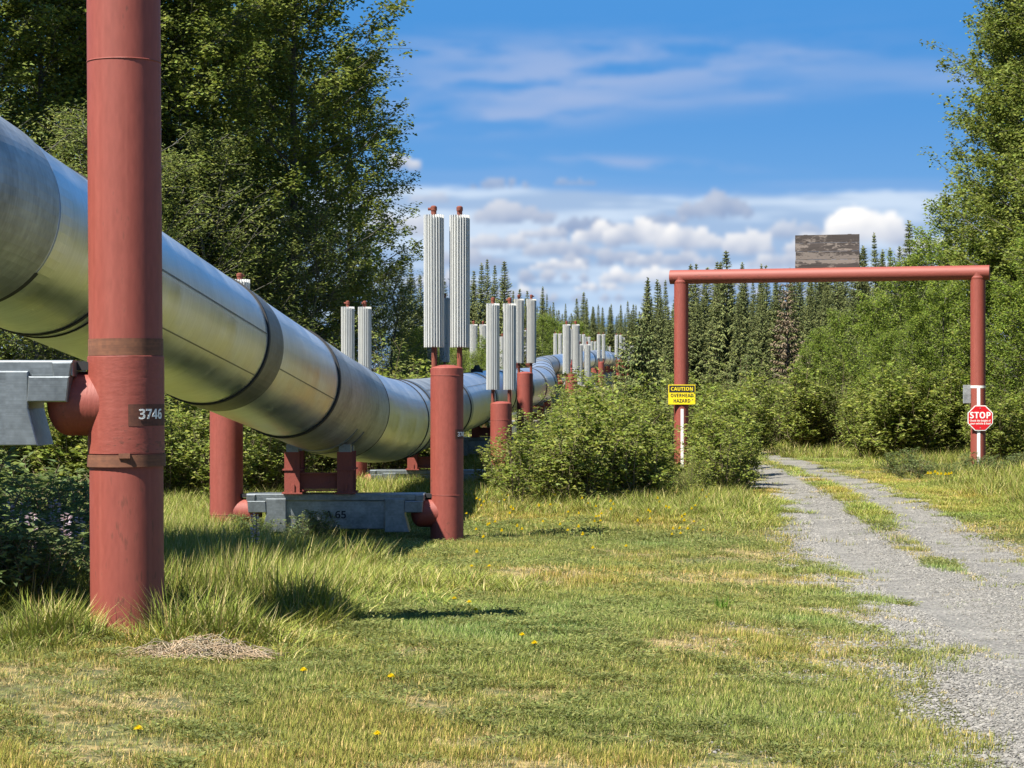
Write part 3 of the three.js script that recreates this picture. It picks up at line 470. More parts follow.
function shrub(seed, { H, Rad, stems = 22, twigs = 7, per = 9, L = 0.075, W = 0.04, pal, bark = [0.13, 0.10, 0.06], spread = 0.16, low = 0.12 }) {
  const R = rng(seed), wood = new Mesher(), lv = new Mesher();
  for (let n = 0; n < stems; n++) {
    const ht = 0.5 + 0.55 * R(), az = n * 2.39996 + R(), out = Rad * Math.sqrt((n + 0.5) / stems) * (0.7 + 0.5 * R()), h = H * ht * (1 - 0.32 * (out / Rad) ** 2), o = [Math.cos(az) * out * 0.22, -0.15, Math.sin(az) * out * 0.22], pts = [o];
    for (let k = 1; k <= 5; k++) { const t = k / 5; pts.push([Math.cos(az) * out * (0.22 + 0.78 * t ** 1.4) + (R() - 0.5) * 0.1, h * t, Math.sin(az) * out * (0.22 + 0.78 * t ** 1.4) + (R() - 0.5) * 0.1]); }
    wood.tube(pts, 0.007 + 0.004 * H, 0.003, 4, bark);
    for (let s = 0; s < twigs; s++) {
      const t = low + (1 - low) * (s + R()) / twigs, f = clamp(t) * 5, i = Math.min(4, Math.floor(f)), q = f - i, A = [0, 1, 2].map((k) => lerp(pts[i][k], pts[i + 1][k], q)), a2 = R() * 6.283, l2 = (0.16 + 0.10 * H) * (1.1 - 0.6 * t) * (0.6 + 0.8 * R()), B = [A[0] + Math.cos(a2) * l2, A[1] + l2 * (0.25 + 0.7 * R()), A[2] + Math.sin(a2) * l2];
      wood.tube([A, B], 0.004, 0.002, 3, bark); sprig(lv, R, A, B, Math.round(per * (0.6 + 0.8 * R())), spread, L, W, pal, 0.0);
    }
    sprig(lv, R, pts[4], pts[5], per, spread * 0.7, L, W, pal, -0.3);
  }
  return protoOf([['stems', wood.build(), barkMat], ['foliage', lv.build(), leafMat]]);
}
function spruce(seed, { H, Rad, pal, gap = 0.155, dead = 0, pw = 0.95 }) {
  const R = rng(seed), wood = new Mesher(), nd = new Mesher(), bark = [0.09, 0.07, 0.055], T = []; for (let k = 0; k <= 6; k++) T.push([(R() - 0.5) * 0.05, H * k / 6 - 0.3 * (k === 0), (R() - 0.5) * 0.05]); wood.tube(T, 0.011 * H, 0.012, 7, bark);
  for (let h = 0.35; h < H - 0.1; h += gap * (0.7 + 0.6 * R())) {
    const t = h / H, club = 0.7 + 0.55 * R(), nb = 6 + Math.floor(R() * 3), a0 = R() * 6.283;
    for (let b = 0; b < nb; b++) {
      const az = a0 + b / nb * 6.283 + (R() - 0.5) * 0.5, len = (Rad * Math.pow(1 - t, pw) * (0.65 + 0.5 * R()) + 0.045) * club, dr = lerp(-0.42, 0.35, t ** 0.8) + (R() - 0.5) * 0.2, ca = Math.cos(az), sa = Math.sin(az);
      const P = (s) => [ca * s * len, h + s * len * dr + 0.14 * len * s * s, sa * s * len]; wood.tube([P(0), P(0.9)], 0.012 * (1 - t) + 0.004, 0.003, 3, bark);
      const k = Math.max(5, Math.round(len * 24)) * (1 - dead);
      for (let q = 0; q < k; q++) {
        const s = 0.12 + 0.9 * (q + R()) / Math.max(k, 1), o = P(s), sd = q % 2 ? 1 : -1, a2 = az + sd * (0.35 + 0.6 * R()), L = (0.20 + 0.16 * R()) * (1.2 - 0.45 * s) * (0.42 + 0.58 * Math.sqrt(1 - t)), D = unit(Math.cos(a2), dr - 0.25 - 0.35 * R(), Math.sin(a2));
        nd.leaf(o, D, unit((R() - 0.5) * 0.9, 0.9, (R() - 0.5) * 0.9), L, (0.055 + 0.03 * R()) * (0.5 + 0.5 * Math.sqrt(1 - t)), tint(pal[s > 0.8 && R() < 0.6 ? 1 : 0], R, 0.6));
        if (R() < 0.55) nd.leaf(o, unit(ca * 0.4 + (R() - 0.5), -0.9, sa * 0.4 + (R() - 0.5)), unit(ca, 0.2, sa), L * 0.75, 0.055, tint(pal[0], R, 0.5));
      }
    }
  }
  for (let q = 0; q < 14; q++) { const a = R() * 6.283; nd.leaf([0, H - 0.45 + 0.4 * q / 14, 0], unit(Math.cos(a) * 0.6, 0.7, Math.sin(a) * 0.6), unit(Math.cos(a + 1.5), 0.4, Math.sin(a + 1.5)), 0.16, 0.06, tint(pal[1], R)); }
  return protoOf([['trunk', wood.build(), barkMat], ['crown', nd.build(), needleMat]]);
}
const COT = [[0.175, 0.215, 0.036], [0.145, 0.185, 0.030], [0.205, 0.235, 0.055]], WIL = [[0.195, 0.235, 0.055], [0.16, 0.20, 0.042], [0.225, 0.25, 0.078]], ASP = [[0.18, 0.245, 0.034], [0.145, 0.21, 0.028], [0.215, 0.265, 0.045]], BUS = [[0.19, 0.235, 0.036], [0.235, 0.265, 0.05], [0.155, 0.20, 0.03], [0.255, 0.275, 0.078]];
const SPR = [[0.10, 0.12, 0.032], [0.155, 0.17, 0.045]], SPL = [[0.085, 0.11, 0.028], [0.165, 0.185, 0.042]];
const cottonwood = [broadleaf(11, { H: 15, Rad: 2.9, limbs: 96, subs: 10, per: 54, L: 0.11, W: 0.085, pal: COT }), broadleaf(12, { H: 14.5, Rad: 2.6, limbs: 86, subs: 10, per: 52, L: 0.11, W: 0.085, pal: COT })];
const aspen = [broadleaf(21, { H: 8.5, Rad: 1.9, limbs: 56, subs: 8, per: 30, pal: ASP, base: 0.08, L: 0.095, W: 0.08 }), broadleaf(22, { H: 8, Rad: 1.7, limbs: 48, subs: 8, per: 30, pal: ASP, base: 0.08, L: 0.095, W: 0.08 })];
const tallWillow = [broadleaf(31, { H: 7.4, Rad: 2.3, limbs: 58, subs: 8, per: 34, pal: WIL, base: 0.05, L: 0.095, W: 0.034, up: 0.85 }), broadleaf(32, { H: 6.6, Rad: 2.0, limbs: 52, subs: 8, per: 34, pal: WIL, base: 0.05, L: 0.095, W: 0.034, up: 0.85 })];
const bush = [shrub(41, { H: 2.35, Rad: 0.9, stems: 28, twigs: 9, per: 11, pal: BUS, L: 0.105, W: 0.06 }), shrub(42, { H: 2.3, Rad: 0.8, stems: 24, twigs: 9, per: 11, pal: BUS, L: 0.12, W: 0.066 }), shrub(43, { H: 2.6, Rad: 1.3, stems: 36, twigs: 10, per: 12, pal: WIL, L: 0.08, W: 0.032 })];
const sapling = [shrub(51, { H: 2.2, Rad: 0.42, stems: 9, twigs: 11, per: 9, pal: BUS, L: 0.1, W: 0.06 }), shrub(52, { H: 1.6, Rad: 0.38, stems: 8, twigs: 9, per: 9, pal: BUS, L: 0.09, W: 0.05 })];
const herb = [shrub(61, { H: 0.95, Rad: 0.42, stems: 16, twigs: 6, per: 7, pal: [[0.16, 0.21, 0.06], [0.13, 0.17, 0.06]], L: 0.085, W: 0.03, spread: 0.07 }), shrub(62, { H: 0.75, Rad: 0.36, stems: 14, twigs: 6, per: 7, pal: [[0.17, 0.215, 0.08], [0.14, 0.18, 0.07]], L: 0.07, W: 0.035, spread: 0.07 })];
const spr = [spruce(71, { H: 10, Rad: 1.7, pal: SPR }), spruce(72, { H: 10, Rad: 1.4, pal: SPR }), spruce(73, { H: 10, Rad: 2.0, pal: SPR, pw: 1.05 }), spruce(74, { H: 10, Rad: 1.15, pal: SPR, gap: 0.19 })];
const youngSpruce = spruce(75, { H: 4.4, Rad: 1.35, pal: SPL, gap: 0.17, pw: 0.9 }), brownSpruce = spruce(76, { H: 7, Rad: 1.3, pal: [[0.135, 0.10, 0.06], [0.165, 0.12, 0.075]], gap: 0.22, dead: 0.35 });

const PR = rng(777);
const stand = (proto, name, label, category, group, px, d, s, lean = 0.02) => { const x = BX(px, d), sc = Array.isArray(s) ? s : s * (0.95 + 0.1 * PR()); return place(proto, name, label, category, group, [x, ground(x, d) - 0.05, -d], PR() * 6.283, sc, (PR() - 0.5) * lean); };
// tall trees on the left behind the pipeline
for (const [px, d, k, s] of [[292, 57, 0, 1.0], [215, 62, 1, 1.08], [352, 63, 1, 0.80], [128, 54, 0, 1.0], [40, 52, 1, 1.0], [-60, 50, 0, 1.0], [75, 66, 0, 1.1], [186, 54, 1, 1.02], [95, 55, 1, 1.0], [170, 70, 1, 1.1], [270, 72, 0, 1.0], [-150, 56, 1, 1.0]])
  px === 292 ? stand(cottonwood[k], 'cottonwood_tree', 'big cottonwood whose ragged crown edge stands against the open sky', 'tree', undefined, px, d, s) : stand(cottonwood[k], 'cottonwood_tree', 'tall leafy cottonwood in the row towering behind the near pipeline', 'tree', 'cottonwoods behind the pipeline', px, d, s);
for (const [px, d, k, s] of [[205, 52.5, 0, 1.02], [255, 54, 1, 0.95], [150, 50, 1, 1.05], [95, 47, 0, 0.98], [35, 45, 1, 1.0], [-30, 44, 0, 1.0], [312, 55, 0, 0.82], [355, 58, 1, 0.78], [392, 62, 0, 0.70], [-90, 46, 1, 1]])
  stand(tallWillow[k], 'willow_tree', 'grey green willow rising from the scrub behind the pipeline', 'tree', 'willows behind the pipeline', px, d, s);
for (let n = 0; n < 26; n++) { const px = -60 + n * 19 + (PR() - 0.5) * 12, d = 40 + PR() * 7 + (px > 300 ? 8 : 0); stand(bush[n % 3], 'undergrowth_shrub', 'leafy shrub in the shade under the pipeline', 'shrub', 'shrubs under the pipeline', px, d, 0.8 + 0.5 * PR()); }
for (let n = 0; n < 14; n++) { const px = 398 + n * 7 + (PR() - 0.5) * 8, d = 72 + PR() * 22; stand(n % 3 ? aspen[n % 2] : tallWillow[n % 2], 'roadside_sapling_tree', 'young green tree behind the finned posts', 'tree', 'young trees behind the finned posts', px, d, 0.36 + 0.12 * PR()); }
for (let n = 0; n < 12; n++) { const px = 500 + n * 9 + (PR() - 0.5) * 8, d = 190 + PR() * 60; stand(aspen[n % 2], 'distant_aspen', 'small pale green tree below the far spruce line', 'tree', 'young trees below the far spruces', px, d, 0.5 + 0.25 * PR()); }
// thicket beside the road
for (const [px, d, k, s] of [[552, 45, 1, 0.7], [572, 42.5, 0, 0.92], [600, 43.5, 1, 0.98], [622, 42.3, 0, 0.88], [648, 43, 1, 0.78], [668, 45.5, 0, 0.52], [690, 44.5, 2, 0.34], [714, 46, 0, 0.86], [730, 49, 1, 0.92], [560, 50, 2, 0.85], [590, 51, 0, 1.0], [620, 52, 2, 0.92], [650, 54, 0, 0.8], [716, 53, 1, 0.95], [735, 55, 0, 0.95], [610, 60, 2, 1.0], [640, 62, 1, 1.1], [670, 63, 2, 1.1], [580, 58, 0, 0.95], [636, 42.6, 0, 0.8], [604, 46, 1, 0.95], [575, 46, 0, 0.8], [702, 45, 1, 0.5], [742, 47, 0, 0.62]])
  stand(bush[k], 'thicket_bush', 'dense bright green bush in the thicket at the foot of the CAUTION post', 'bush', 'bushes of the roadside thicket', px, d, s);
for (const [px, d, k, s] of [[583, 41, 0, 1.05], [566, 40.5, 1, 1.2], [518, 40, 1, 1.0], [532, 41.5, 0, 0.8], [508, 42, 1, 0.85], [486, 45.5, 1, 0.8], [605, 41, 1, 1.1], [640, 41.5, 1, 0.85], [704, 43, 1, 0.6], [545, 41, 1, 0.9], [722, 44.5, 1, 0.95], [628, 41.2, 1, 1.1], [614, 42, 0, 0.85], [556, 42, 0, 0.7], [592, 40.6, 1, 1.0], [652, 41.4, 1, 0.9], [736, 45, 1, 0.8], [498, 44, 1, 0.8], [570, 68, 0, 1.15], [580, 70, 0, 1.25], [590, 69, 0, 1.2], [560, 72, 0, 1.0], [600, 74, 0, 1.2], [612, 78, 0, 1.2]])
  stand(sapling[k], 'poplar_sapling', 'slim upright sapling at the edge of the roadside thicket', 'sapling', 'saplings along the thicket', px, d, s);
// forest behind the gateway
for (let n = 0; n < 26; n++) { const px = 690 + n * 11 + (PR() - 0.5) * 12, d = 69 + PR() * 9 + (px > 860 ? -5 : 0); stand(bush[n % 3], 'verge_shrub', 'low leafy shrub on the verge behind the red gateway', 'shrub', 'shrubs behind the gateway', px, d, 0.9 + 0.45 * PR()); }
for (let n = 0; n < 20; n++) { const px = 640 + n * 17 + (PR() - 0.5) * 12, d = 74 + PR() * 8, sm = px < 800 ? 0.6 : 1; stand(n % 2 ? tallWillow[n % 2] : aspen[0], 'understory_tree', 'small leafy tree between the shrubs and the spruces', 'tree', 'small trees before the spruces', px, d, (0.36 + 0.16 * PR()) * sm); }
for (const [px, d, k, s] of [[965, 74, 0, 0.92], [930, 78, 1, 0.84], [900, 74, 0, 0.68], [872, 72, 1, 0.60], [842, 74, 0, 0.50], [945, 68, 1, 0.62], [915, 66, 0, 0.5], [885, 68, 1, 0.46], [985, 66, 0, 0.72], [820, 78, 1, 0.45], [1010, 62, 1, 0.6], [1040, 60, 0, 0.7]])
  stand(aspen[k], 'aspen_tree', 'bright green aspen beside the upright with the STOP sign', 'tree', 'aspens beside the STOP sign upright', px, d, s);
for (const [px, d, k, s] of [[1028, 66, 0, 0.98], [1012, 72, 1, 0.95], [1050, 70, 1, 1.0], [1085, 62, 1, 0.98], [1130, 54, 0, 0.9], [1200, 48, 1, 0.9], [1290, 42, 0, 0.85]])
  stand(cottonwood[k], 'cottonwood_tree', 'very tall leafy tree rising beyond the upright with the STOP sign', 'tree', 'tall trees beyond the STOP sign upright', px, d, s);
for (let n = 0; n < 10; n++) { const px = 985 + n * 14, d = 57.5 + PR() * 5; stand(bush[n % 3], 'roadside_shrub', 'leafy shrub at the foot of the upright with the STOP sign', 'shrub', 'shrubs at the STOP sign upright', px, d, 0.75 + 0.4 * PR()); }
const spruceAt = (px, d, topY, k, label, group) => { const x = BX(px, d), h = 1.6 + (395 - topY) * d / 2277 - ground(x, d); const s = h / 10, w = s * lerp(0.7, 1.25, PR()); return place(spr[k % 4], 'spruce_tree', label, 'tree', group, [x, ground(x, d) - 0.05, -d], PR() * 6.283, [w, s, w], (PR() - 0.5) * 0.07); };
const SF = 'dark pointed spruce in the forest behind the red gateway';
for (const [px, d, y] of [[646, 80, 276], [660, 95, 296], [690, 92, 292], [703, 110, 282], [727, 88, 249], [715, 105, 288], [742, 98, 290], [758, 112, 283], [770, 95, 264], [785, 108, 286], [800, 96, 280], [815, 112, 278], [830, 98, 270], [845, 110, 262], [858, 95, 250], [867, 104, 244], [880, 92, 231], [893, 108, 246], [908, 88, 219], [922, 104, 242], [935, 98, 250], [950, 110, 230], [672, 118, 290], [734, 120, 286], [776, 122, 284], [820, 124, 280], [679, 84, 300], [752, 86, 300], [810, 88, 296]])
  { const solo = { 727: 'lone spruce tip rising above the crossbar between the board and the CAUTION post', 646: 'narrow spruce standing clear of the forest outside the CAUTION post', 908: 'tallest spruce, its tip high above the crossbar beside the aspens', 880: 'spruce tip showing above the crossbar beside the weathered board' }[px]; spruceAt(px, d, y, Math.floor(PR() * 4), solo ?? SF, solo ? undefined : 'spruces behind the gateway'); }
for (const [px, d, y] of [[668, 82, 306], [684, 88, 284], [698, 84, 296], [712, 90, 280], [735, 83, 292], [746, 90, 276], [762, 85, 288], [776, 92, 274], [795, 86, 284], [806, 94, 270], [822, 90, 276], [838, 94, 264], [852, 92, 272]]) spruceAt(px, d, y, Math.floor(PR() * 3), SF, 'spruces behind the gateway');
for (let n = 0; n < 70; n++) { const px = 645 + n * 4.9 + (PR() - 0.5) * 8; spruceAt(px, 105 + PR() * 50, 258 + PR() * 44 - (px > 800 ? 14 : 0) + (px < 680 ? 14 : 0), n, SF, 'spruces behind the gateway'); }
stand(youngSpruce, 'young_spruce', 'young light tipped spruce at the back of the thicket left of the CAUTION post', 'tree', undefined, 641, 66, 0.95);
stand(youngSpruce, 'young_spruce', 'small yellow green spruce standing behind the CAUTION post', 'tree', undefined, 752, 82, 0.85);
stand(youngSpruce, 'young_spruce', 'young spruce tucked between thicket and distant pipeline', 'tree', undefined, 626, 78, 0.9);
stand(brownSpruce, 'dead_spruce', 'dying brown spruce among the green ones behind the gateway', 'tree', undefined, 788, 84, 0.86);
stand(brownSpruce, 'dead_shrub', 'low brown withered conifer below the dying spruce', 'tree', undefined, 783, 80, [0.5, 0.28, 0.5]);
// distant spruces along the pipeline
const LF = 'dark narrow spruce in the stand behind the finned posts';
for (const [px, d, y] of [[402, 120, 280], [412, 125, 262], [421, 130, 274], [470, 140, 270], [480, 135, 262], [487, 140, 258], [495, 150, 264], [505, 138, 260], [463, 150, 276], [474, 155, 280], [500, 160, 278], [512, 165, 290], [518, 150, 288], [527, 160, 290], [491, 128, 284], [455, 150, 284], [443, 145, 280], [434, 150, 284]]) spruceAt(px, d, y, Math.floor(PR() * 4), LF, 'spruces behind the finned posts');
for (let n = 0; n < 62; n++) { const px = 500 + n * 2.5 + (PR() - 0.5) * 4; spruceAt(px, 300 + PR() * 130, 297 + PR() * 20 + (PR() < 0.1 ? -12 : 0), n, 'tiny dark spruce on the far horizon at the end of the pipeline', 'spruces on the far horizon'); }

// ---------------------------------------------------------------- grass
function scatter(name, label, category, geo, mat, list) {
  const m = new THREE.InstancedMesh(geo, mat, list.length), M = new THREE.Matrix4(), q = new THREE.Quaternion(), e = new THREE.Euler(), c = new THREE.Color();
  list.forEach(([x, y, z, s, sy, rot, col, lx = 0, lz = 0], k) => { e.set(lx, rot, lz); M.compose(new THREE.Vector3(x, y, z), q.setFromEuler(e), new THREE.Vector3(s, sy, s)); m.setMatrixAt(k, M); m.setColorAt(k, c.setRGB(...col)); });
  m.name = name; m.castShadow = m.receiveShadow = true; m.userData = { kind: 'stuff', label, category }; scene.add(m); return m;
}
function tuft(seed, n, rad, h0, h1, w, cols, bend = 0.7) { const R = rng(seed), M = new Mesher(); for (let k = 0; k < n; k++) { const a = R() * 6.283, r = rad * Math.sqrt(R()), c = tint(cols[Math.floor(R() * cols.length)], R, 0.5); M.blade(Math.cos(a) * r, -0.01, Math.sin(a) * r, a + (R() - 0.5) * 2.4, lerp(h0, h1, R()), w * (0.7 + 0.6 * R()), bend * (0.2 + R()), c, [c[0] * 1.12, c[1] * 1.08, c[2]]); } return M.build(); }
const lawnG = tuft(1, 44, 0.085, 0.018, 0.062, 0.0042, [[0.177, 0.201, 0.044], [0.236, 0.236, 0.061], [0.147, 0.182, 0.039], [0.401, 0.333, 0.154]], 1.2);
const dryG = tuft(2, 36, 0.09, 0.014, 0.05, 0.004, [[0.454, 0.373, 0.205], [0.367, 0.302, 0.157], [0.281, 0.259, 0.097]], 1.5);
const tallG = tuft(3, 46, 0.13, 0.2, 0.5, 0.0075, [[0.171, 0.218, 0.044], [0.224, 0.253, 0.055], [0.142, 0.190, 0.039], [0.425, 0.356, 0.165]], 0.6);
const meadG = tuft(4, 40, 0.13, 0.1, 0.26, 0.007, [[0.201, 0.230, 0.050], [0.248, 0.259, 0.061], [0.165, 0.201, 0.042], [0.425, 0.356, 0.165]], 0.7);
const cloverG = (() => { const R = rng(5), M = new Mesher(), pal = [[0.165, 0.18, 0.05], [0.20, 0.21, 0.07], [0.145, 0.165, 0.042]]; for (let k = 0; k < 36; k++) { const a = R() * 6.283, r = 0.10 * Math.sqrt(R()), h = 0.01 + 0.035 * R(); M.leaf([Math.cos(a) * r, h, Math.sin(a) * r], unit(Math.cos(a), 0.3 + 0.5 * R(), Math.sin(a)), unit((R() - 0.5) * 0.8, 1, (R() - 0.5) * 0.8), 0.022 + 0.022 * R(), 0.011 + 0.008 * R(), tint(pal[k % 3], R)); } return M.build(); })();
{
  const R = rng(4242), lawn = [], dry = [], tall = [], mead = [], clover = [];
  const half = (d) => 0.225 * d * 1.22 + 1.2;
  const drop = (n, d0, d1, big) => {
    for (let k = 0; k < n; k++) {
      const d = lerp(d0, d1, R()), x = (R() * 2 - 1) * half(d), off = roadOff(x, d), tall0 = tallness(x, d);
      const edge = fbm(x * 1.3, d * 1.3, 3), left = x < roadX(d), fringe = left ? 0.9 * (1 - sstep(d, 10, 24)) : 0.2;
      const med = d > 22 && Math.abs(x - roadX(d) - 0.1) < (0.2 + 0.3 * (fbm(5, d * 0.5, 3) - 0.5)) * sstep(d, 22, 30);
      const cover = sstep(off + (edge - 0.5) * 1.6, 1.05, 1.45 + fringe);
      if (!med && R() > Math.max(cover, 0.012)) continue;
      const pa = fbm(x * 0.55 + 40, d * 0.35 + 11, 4), pb = fbm(x * 1.9 + 5, d * 1.4, 3), side = sstep(roadX(d) - x, 0.8, 6), dryness = sstep(pa * 0.55 + pb * 0.45, 0.42 + 0.08 * side, 0.58 + 0.08 * side);
      if (R() < dryness * 0.62) continue;
      const y = off < 1.5 ? Math.max(ground(x, d), roadTop(x, d) - 0.005) : ground(x, d), s = big * (0.7 + 0.7 * R()), ro = R() * 6.283;
      if (R() < tall0 * (0.35 + 0.45 * fbm(x * 2.2, d * 2.2, 2))) { const v = 0.8 + 0.4 * R(); tall.push([x, y, -d, (0.75 + 0.5 * R()) * Math.sqrt(big), (0.45 + 0.7 * R()) * (0.25 + 0.75 * tall0), ro, [v, v, v]]); continue; }
      if (R() < tall0 * 0.9 || R() < sstep(d, 33, 40)) { const v = 0.8 + 0.4 * R(), w = 1 + (pa - 0.5) * 0.8; mead.push([x, y, -d, (0.8 + 0.5 * R()) * Math.sqrt(big), (0.45 + 0.6 * R()) * (med ? 0.45 : 0.35 + 0.65 * tall0), ro, [v * w, v, v * 0.9]]); continue; }
      if (R() < dryness * 0.8) { const v = 0.75 + 0.4 * R(); dry.push([x, y, -d, s, s * 0.9, ro, [v, v * 0.98, v * 0.95]]); continue; }
      if (pb > 0.42 && R() < 0.16) { const v = 0.8 + 0.45 * R(); clover.push([x, y, -d, s, s, ro, [v, v, v]]); continue; }
      const v = 0.78 + 0.4 * R(), w = (pa - 0.55) * 0.8; lawn.push([x, y, -d, s, s * (0.8 + 0.7 * pa), ro, [v * (1 + w), v, v * (1 - w * 0.5)]]);
    }
  };
  function tallness(x, d) {
    const n = fbm(x * 0.8 + 3, d * 0.5 + 8, 3) - 0.5; let t = 0;
    t = Math.max(t, (1 - sstep(x, -2.2 + n * 2.4, -1.2 + n * 2.4)) * sstep(d, 14.1 + n * 2, 15 + n * 2) * (d < 22 ? 1 : d < 33 ? (x < -3.5 + n ? 0.8 : 0.15) : 0.7)); // along the pipeline
    t = Math.max(t, 0.85 * Math.exp(-(((x + 1.85) / 0.35) ** 2) - (((d - 13.7) / 0.5) ** 2)), 0.6 * Math.exp(-(((x + 2.75) / 0.3) ** 2) - (((d - 13.6) / 0.4) ** 2))); // at the foot of the near post
    t = Math.max(t, 0.62 * sstep(d, 16.5, 18) * (1 - sstep(d, 19.5, 23)) * (1 - sstep(x, -2.0 + n * 3, 0.4 + n * 3)));
    t = Math.max(t, sstep(d, 34 + n * 8, 42) * 0.7 * (1 - sstep(x, 4.2, 5)));
    t = Math.max(t, sstep(x - roadX(d), 2.1 + n, 3.6 + n) * 0.9); if (d > 66) t = Math.max(t, 0.8); return t;
  }
  drop(34000, 7, 13, 0.72); drop(34000, 13, 20, 0.85); drop(34000, 20, 32, 1.1); drop(26000, 32, 48, 1.5); drop(16000, 48, 70, 2.2); drop(9000, 70, 130, 3.2);
  scatter('lawn_grass', 'short mown grass covering the open ground', 'grass', lawnG, grassMat, lawn);
  scatter('dry_grass', 'short straw coloured grass in the worn patches', 'grass', dryG, grassMat, dry);
  scatter('tall_grass', 'tall uncut grass round the posts and along the pipeline', 'grass', tallG, grassMat, tall);
  scatter('meadow_grass', 'knee high meadow grass along the thicket and verges', 'grass', meadG, grassMat, mead);
  scatter('clover_leaves', 'low clover and weed leaves in the lawn', 'ground cover', cloverG, leafMat, clover);
  // loose stones
  const st = [], geo = new THREE.IcosahedronGeometry(0.5, 0), p = geo.attributes.position; for (let k = 0; k < p.count; k++) { const h = 0.75 + 0.5 * hash(Math.round(p.getX(k) * 90), Math.round(p.getY(k) * 90 + p.getZ(k) * 37)); p.setXYZ(k, p.getX(k) * h, p.getY(k) * h * 0.65, p.getZ(k) * h); } geo.computeVertexNormals();
  geo.setAttribute('color', new THREE.Float32BufferAttribute(new Float32Array(p.count * 3).fill(1), 3));
  for (let k = 0; k < 150000; k++) { const d = 7 + 42 * R() ** 1.7, c = roadX(d), lf = R() < 0.42, x = lf ? c - 0.9 - 2.0 * R() * R() * (1.2 - sstep(d, 10, 30)) : c + (R() * 2 - 1) * 1.75, tr = Math.exp(-(((roadOff(x, d) - 0.8) / 0.28) ** 2)), s = (0.005 + 0.008 * R() + 0.016 * R() ** 7) * (1 + d / 40), v = 0.095 + 0.125 * R(); if (R() < tr * 0.88) continue; st.push([x, (roadOff(x, d) < 1.6 ? Math.max(roadTop(x, d), ground(x, d)) : ground(x, d)) + 0.002, -d, s, s, R() * 6, [v * 1.06, v, v * 0.88]]); }
  for (let k = 0; k < 900; k++) { const d = 40 + R() * 9, x = -0.35 + (R() + R() - 1) * 1.8, s = 0.03 + 0.10 * R() ** 3, v = 0.2 + 0.16 * R(); st.push([x, ground(x, d) + 0.05, -d, s, s, R() * 6, [v, v, v]]); }
  scatter('gravel_stones', 'loose grey stones on the road and its edge', 'gravel', geo, new THREE.MeshStandardMaterial({ vertexColors: true, roughness: 0.9 }), st);
}
// weeds and flowers
const herbAt = (k, name, label, cat, group, px, d, s) => stand(herb[k], name, label, cat, group, px, d, s);
for (let n = 0; n < 16; n++) herbAt(n % 2, 'leafy_weed', 'leafy green weed beside the numbered red post', 'weed', 'weeds beside the numbered post', -30 + (n * 37 % 118), 16.4 + (n * 0.61 % 6.5), 0.8 + 0.5 * PR());
for (let n = 0; n < 15; n++) herbAt(n % 2, 'leafy_weed', 'leafy green weed beside the numbered red post', 'weed', 'weeds beside the numbered post', -24 + (n * 41 % 104), 14.7 + (n * 0.37 % 1.3), 0.6 + 0.4 * PR());
for (let n = 0; n < 7; n++) herbAt(n % 2, 'fireweed_clump', 'leafy weed clump against the stencilled crossbeam', 'weed', 'weeds against the crossbeam', [238, 256, 262, 305, 318, 330, 290][n], 30.2 + 0.5 * PR(), [0.5, 0.62, 0.42, 0.7, 0.62, 0.55, 0.3][n]);
for (let n = 0; n < 16; n++) herbAt(n % 2, 'verge_weed', 'leafy weed on the verge under the STOP sign', 'weed', 'weeds on the verge by the STOP sign', 890 + n * 10, 51.5 + 4.5 * PR(), 0.5 + 0.35 * PR());
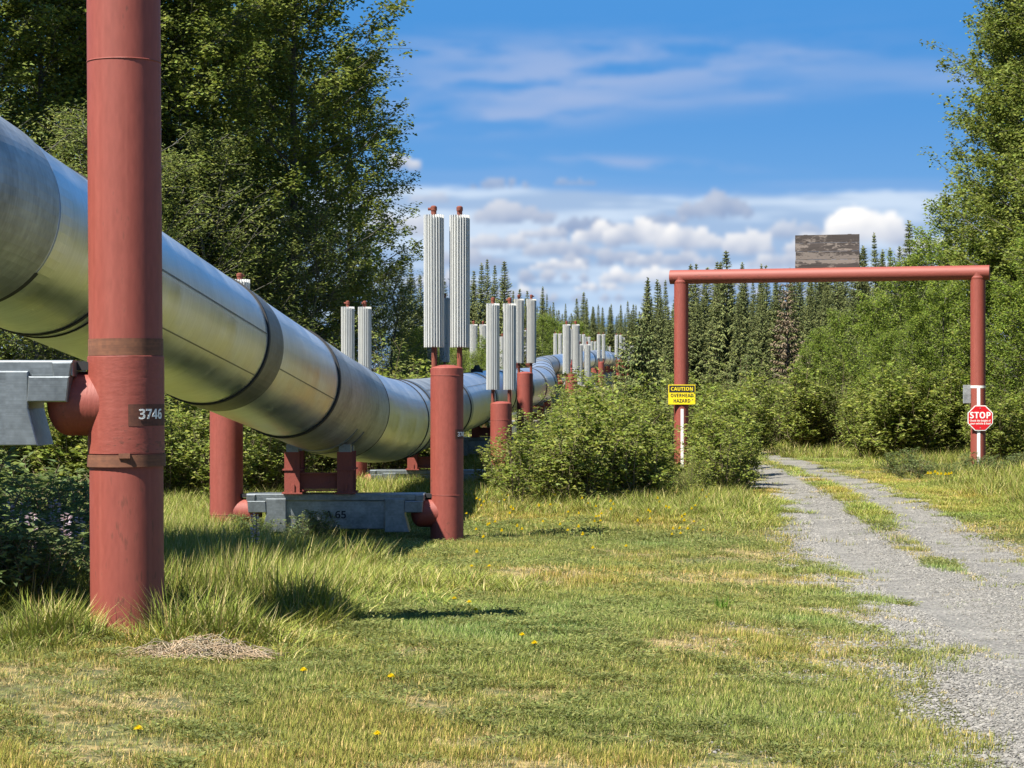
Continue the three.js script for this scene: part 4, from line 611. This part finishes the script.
{
  const R = rng(88), st = new Mesher(), fl = new Mesher(); for (let q = 0; q < 7; q++) { const a = q * 0.9; st.leaf([0, 0.16 + 0.03 * q, 0], unit(Math.cos(a), 0.25, Math.sin(a)), [0, 1, 0], 0.09, 0.022, [0.09, 0.13, 0.06]); } st.tube([[0, -0.05, 0], [0.01, 0.55, 0]], 0.004, 0.003, 4, [0.10, 0.13, 0.06]);
  for (let q = 0; q < 64; q++) { const a = R() * 6.283, h = 0.36 + 0.2 * R(); fl.leaf([Math.cos(a) * 0.012, h, Math.sin(a) * 0.012], unit(Math.cos(a), 0.35, Math.sin(a)), unit((R() - 0.5), 1, R() - 0.5), 0.026, 0.02, tint([0.52, 0.42, 0.47], R)); }
  const lup = protoOf([['stem', st.build(), leafMat], ['flower_spike', fl.build(), leafMat]]);
  for (const [px, d, s] of [[18, 15.6, 1.1], [32, 15.2, 1.2], [46, 15.8, 1.05], [66, 15.4, 1.15], [80, 15.9, 1.1], [8, 16, 1.2], [255, 18.5, 1.0], [54, 16.2, 1.2], [24, 16.4, 1.1]]) stand(lup, 'lupine', 'pale mauve lupine spike in the tall grass near the numbered post', 'flower', 'lupines near the numbered post', px, d, s * 1.15);
  const ds = new Mesher(), dh = new Mesher(); ds.tube([[0, -0.02, 0], [0.006, 0.1, 0.003]], 0.003, 0.0025, 5, [0.16, 0.2, 0.06]); for (let q = 0; q < 5; q++) { const a = q * 1.26; ds.leaf([0, 0.004, 0], unit(Math.cos(a), 0.3, Math.sin(a)), [0, 1, 0], 0.09, 0.025, [0.09, 0.15, 0.03]); }
  for (let q = 0; q < 40; q++) { const a = q * 2.4, e = 0.15 + 1.3 * (q / 40); dh.leaf([0.006, 0.1, 0.003], unit(Math.cos(a) * Math.cos(e), Math.sin(e), Math.sin(a) * Math.cos(e)), unit(-Math.cos(a) * Math.sin(e), Math.cos(e), -Math.sin(a) * Math.sin(e)), 0.021, 0.008, [0.82, 0.66, 0.015]); }
  const dan = protoOf([['stem', ds.build(), leafMat], ['flower_head', dh.build(), leafMat]]);
  const spots = [[376, 748], [137, 745], [302, 684], [392, 690], [523, 645], [394, 575], [471, 573], [490, 573], [455, 607], [475, 620], [535, 655], [468, 612]];
  const dOf = (px, y) => { let d = 9; for (let k = 0; k < 60; k++) d = (1.6 - ground(BX(px, d), d)) * 2277 / (y - 395); return d; };
  for (const [px, y] of spots) stand(dan, 'dandelion', 'yellow dandelion in the mown grass', 'flower', 'dandelions in the grass', px, dOf(px, y), 1.15);
  for (let n = 0; n < 110; n++) { const px = 440 + R() * 270, y = 500 + R() * R() * 75, d = dOf(px, y); stand(dan, 'dandelion', 'yellow dandelion in the mown grass', 'flower', 'dandelions in the grass', px + (n % 4 ? 0 : (R() - 0.5) * 10), d, [1.25, 1.7 + R(), 1.25]); }
  for (let n = 0; n < 8; n++) stand(dan, 'ragwort', 'yellow flower on the verge below the STOP sign', 'flower', 'yellow flowers below the STOP sign', 928 + n * 3.4, 47.5 + R(), [1.9, 3.2, 1.9]);
  // heap of mown straw at the foot of the numbered post
  const hp = new Mesher(); for (let k = 0; k < 620; k++) { const a = R() * 6.283, r = Math.sqrt(R()), x = Math.cos(a) * r * 0.36, z = Math.sin(a) * r * 0.2, h = 0.11 * (1 - r * r) * R() + 0.01, b = R() * 6.283, l = 0.08 + 0.14 * R(); const c = tint([0.34, 0.26, 0.17], R, 0.7); hp.tube([[x, h, z], [x + Math.cos(b) * l * 0.5, h + 0.03 * R(), z + Math.sin(b) * l * 0.5], [x + Math.cos(b) * l, h * 0.7, z + Math.sin(b) * l * 0.8]], 0.0024, 0.0016, 3, c); }
  const x = BX(200, 12.9), hm = new THREE.Mesh(hp.build(), barkMat), heap = thing('straw_heap', 'small heap of dry brown straw lying by the numbered red post', 'straw', [x, ground(x, 12.9), -12.9]); hm.name = 'straw'; hm.castShadow = hm.receiveShadow = true; heap.add(hm);
  const lush = new THREE.Mesh(tuft(9, 90, 0.05, 0.06, 0.16, 0.006, [[0.10, 0.2, 0.025], [0.13, 0.23, 0.03]], 0.8), grassMat), lx = BX(722, 17.3), lg = thing('grass_tuft', 'single lush bright green grass tuft on the worn lawn', 'grass', [lx, ground(lx, 17.3), -17.3]); lush.name = 'blades'; lush.castShadow = lush.receiveShadow = true; lg.add(lush);
}
renderer.render(scene, camera);
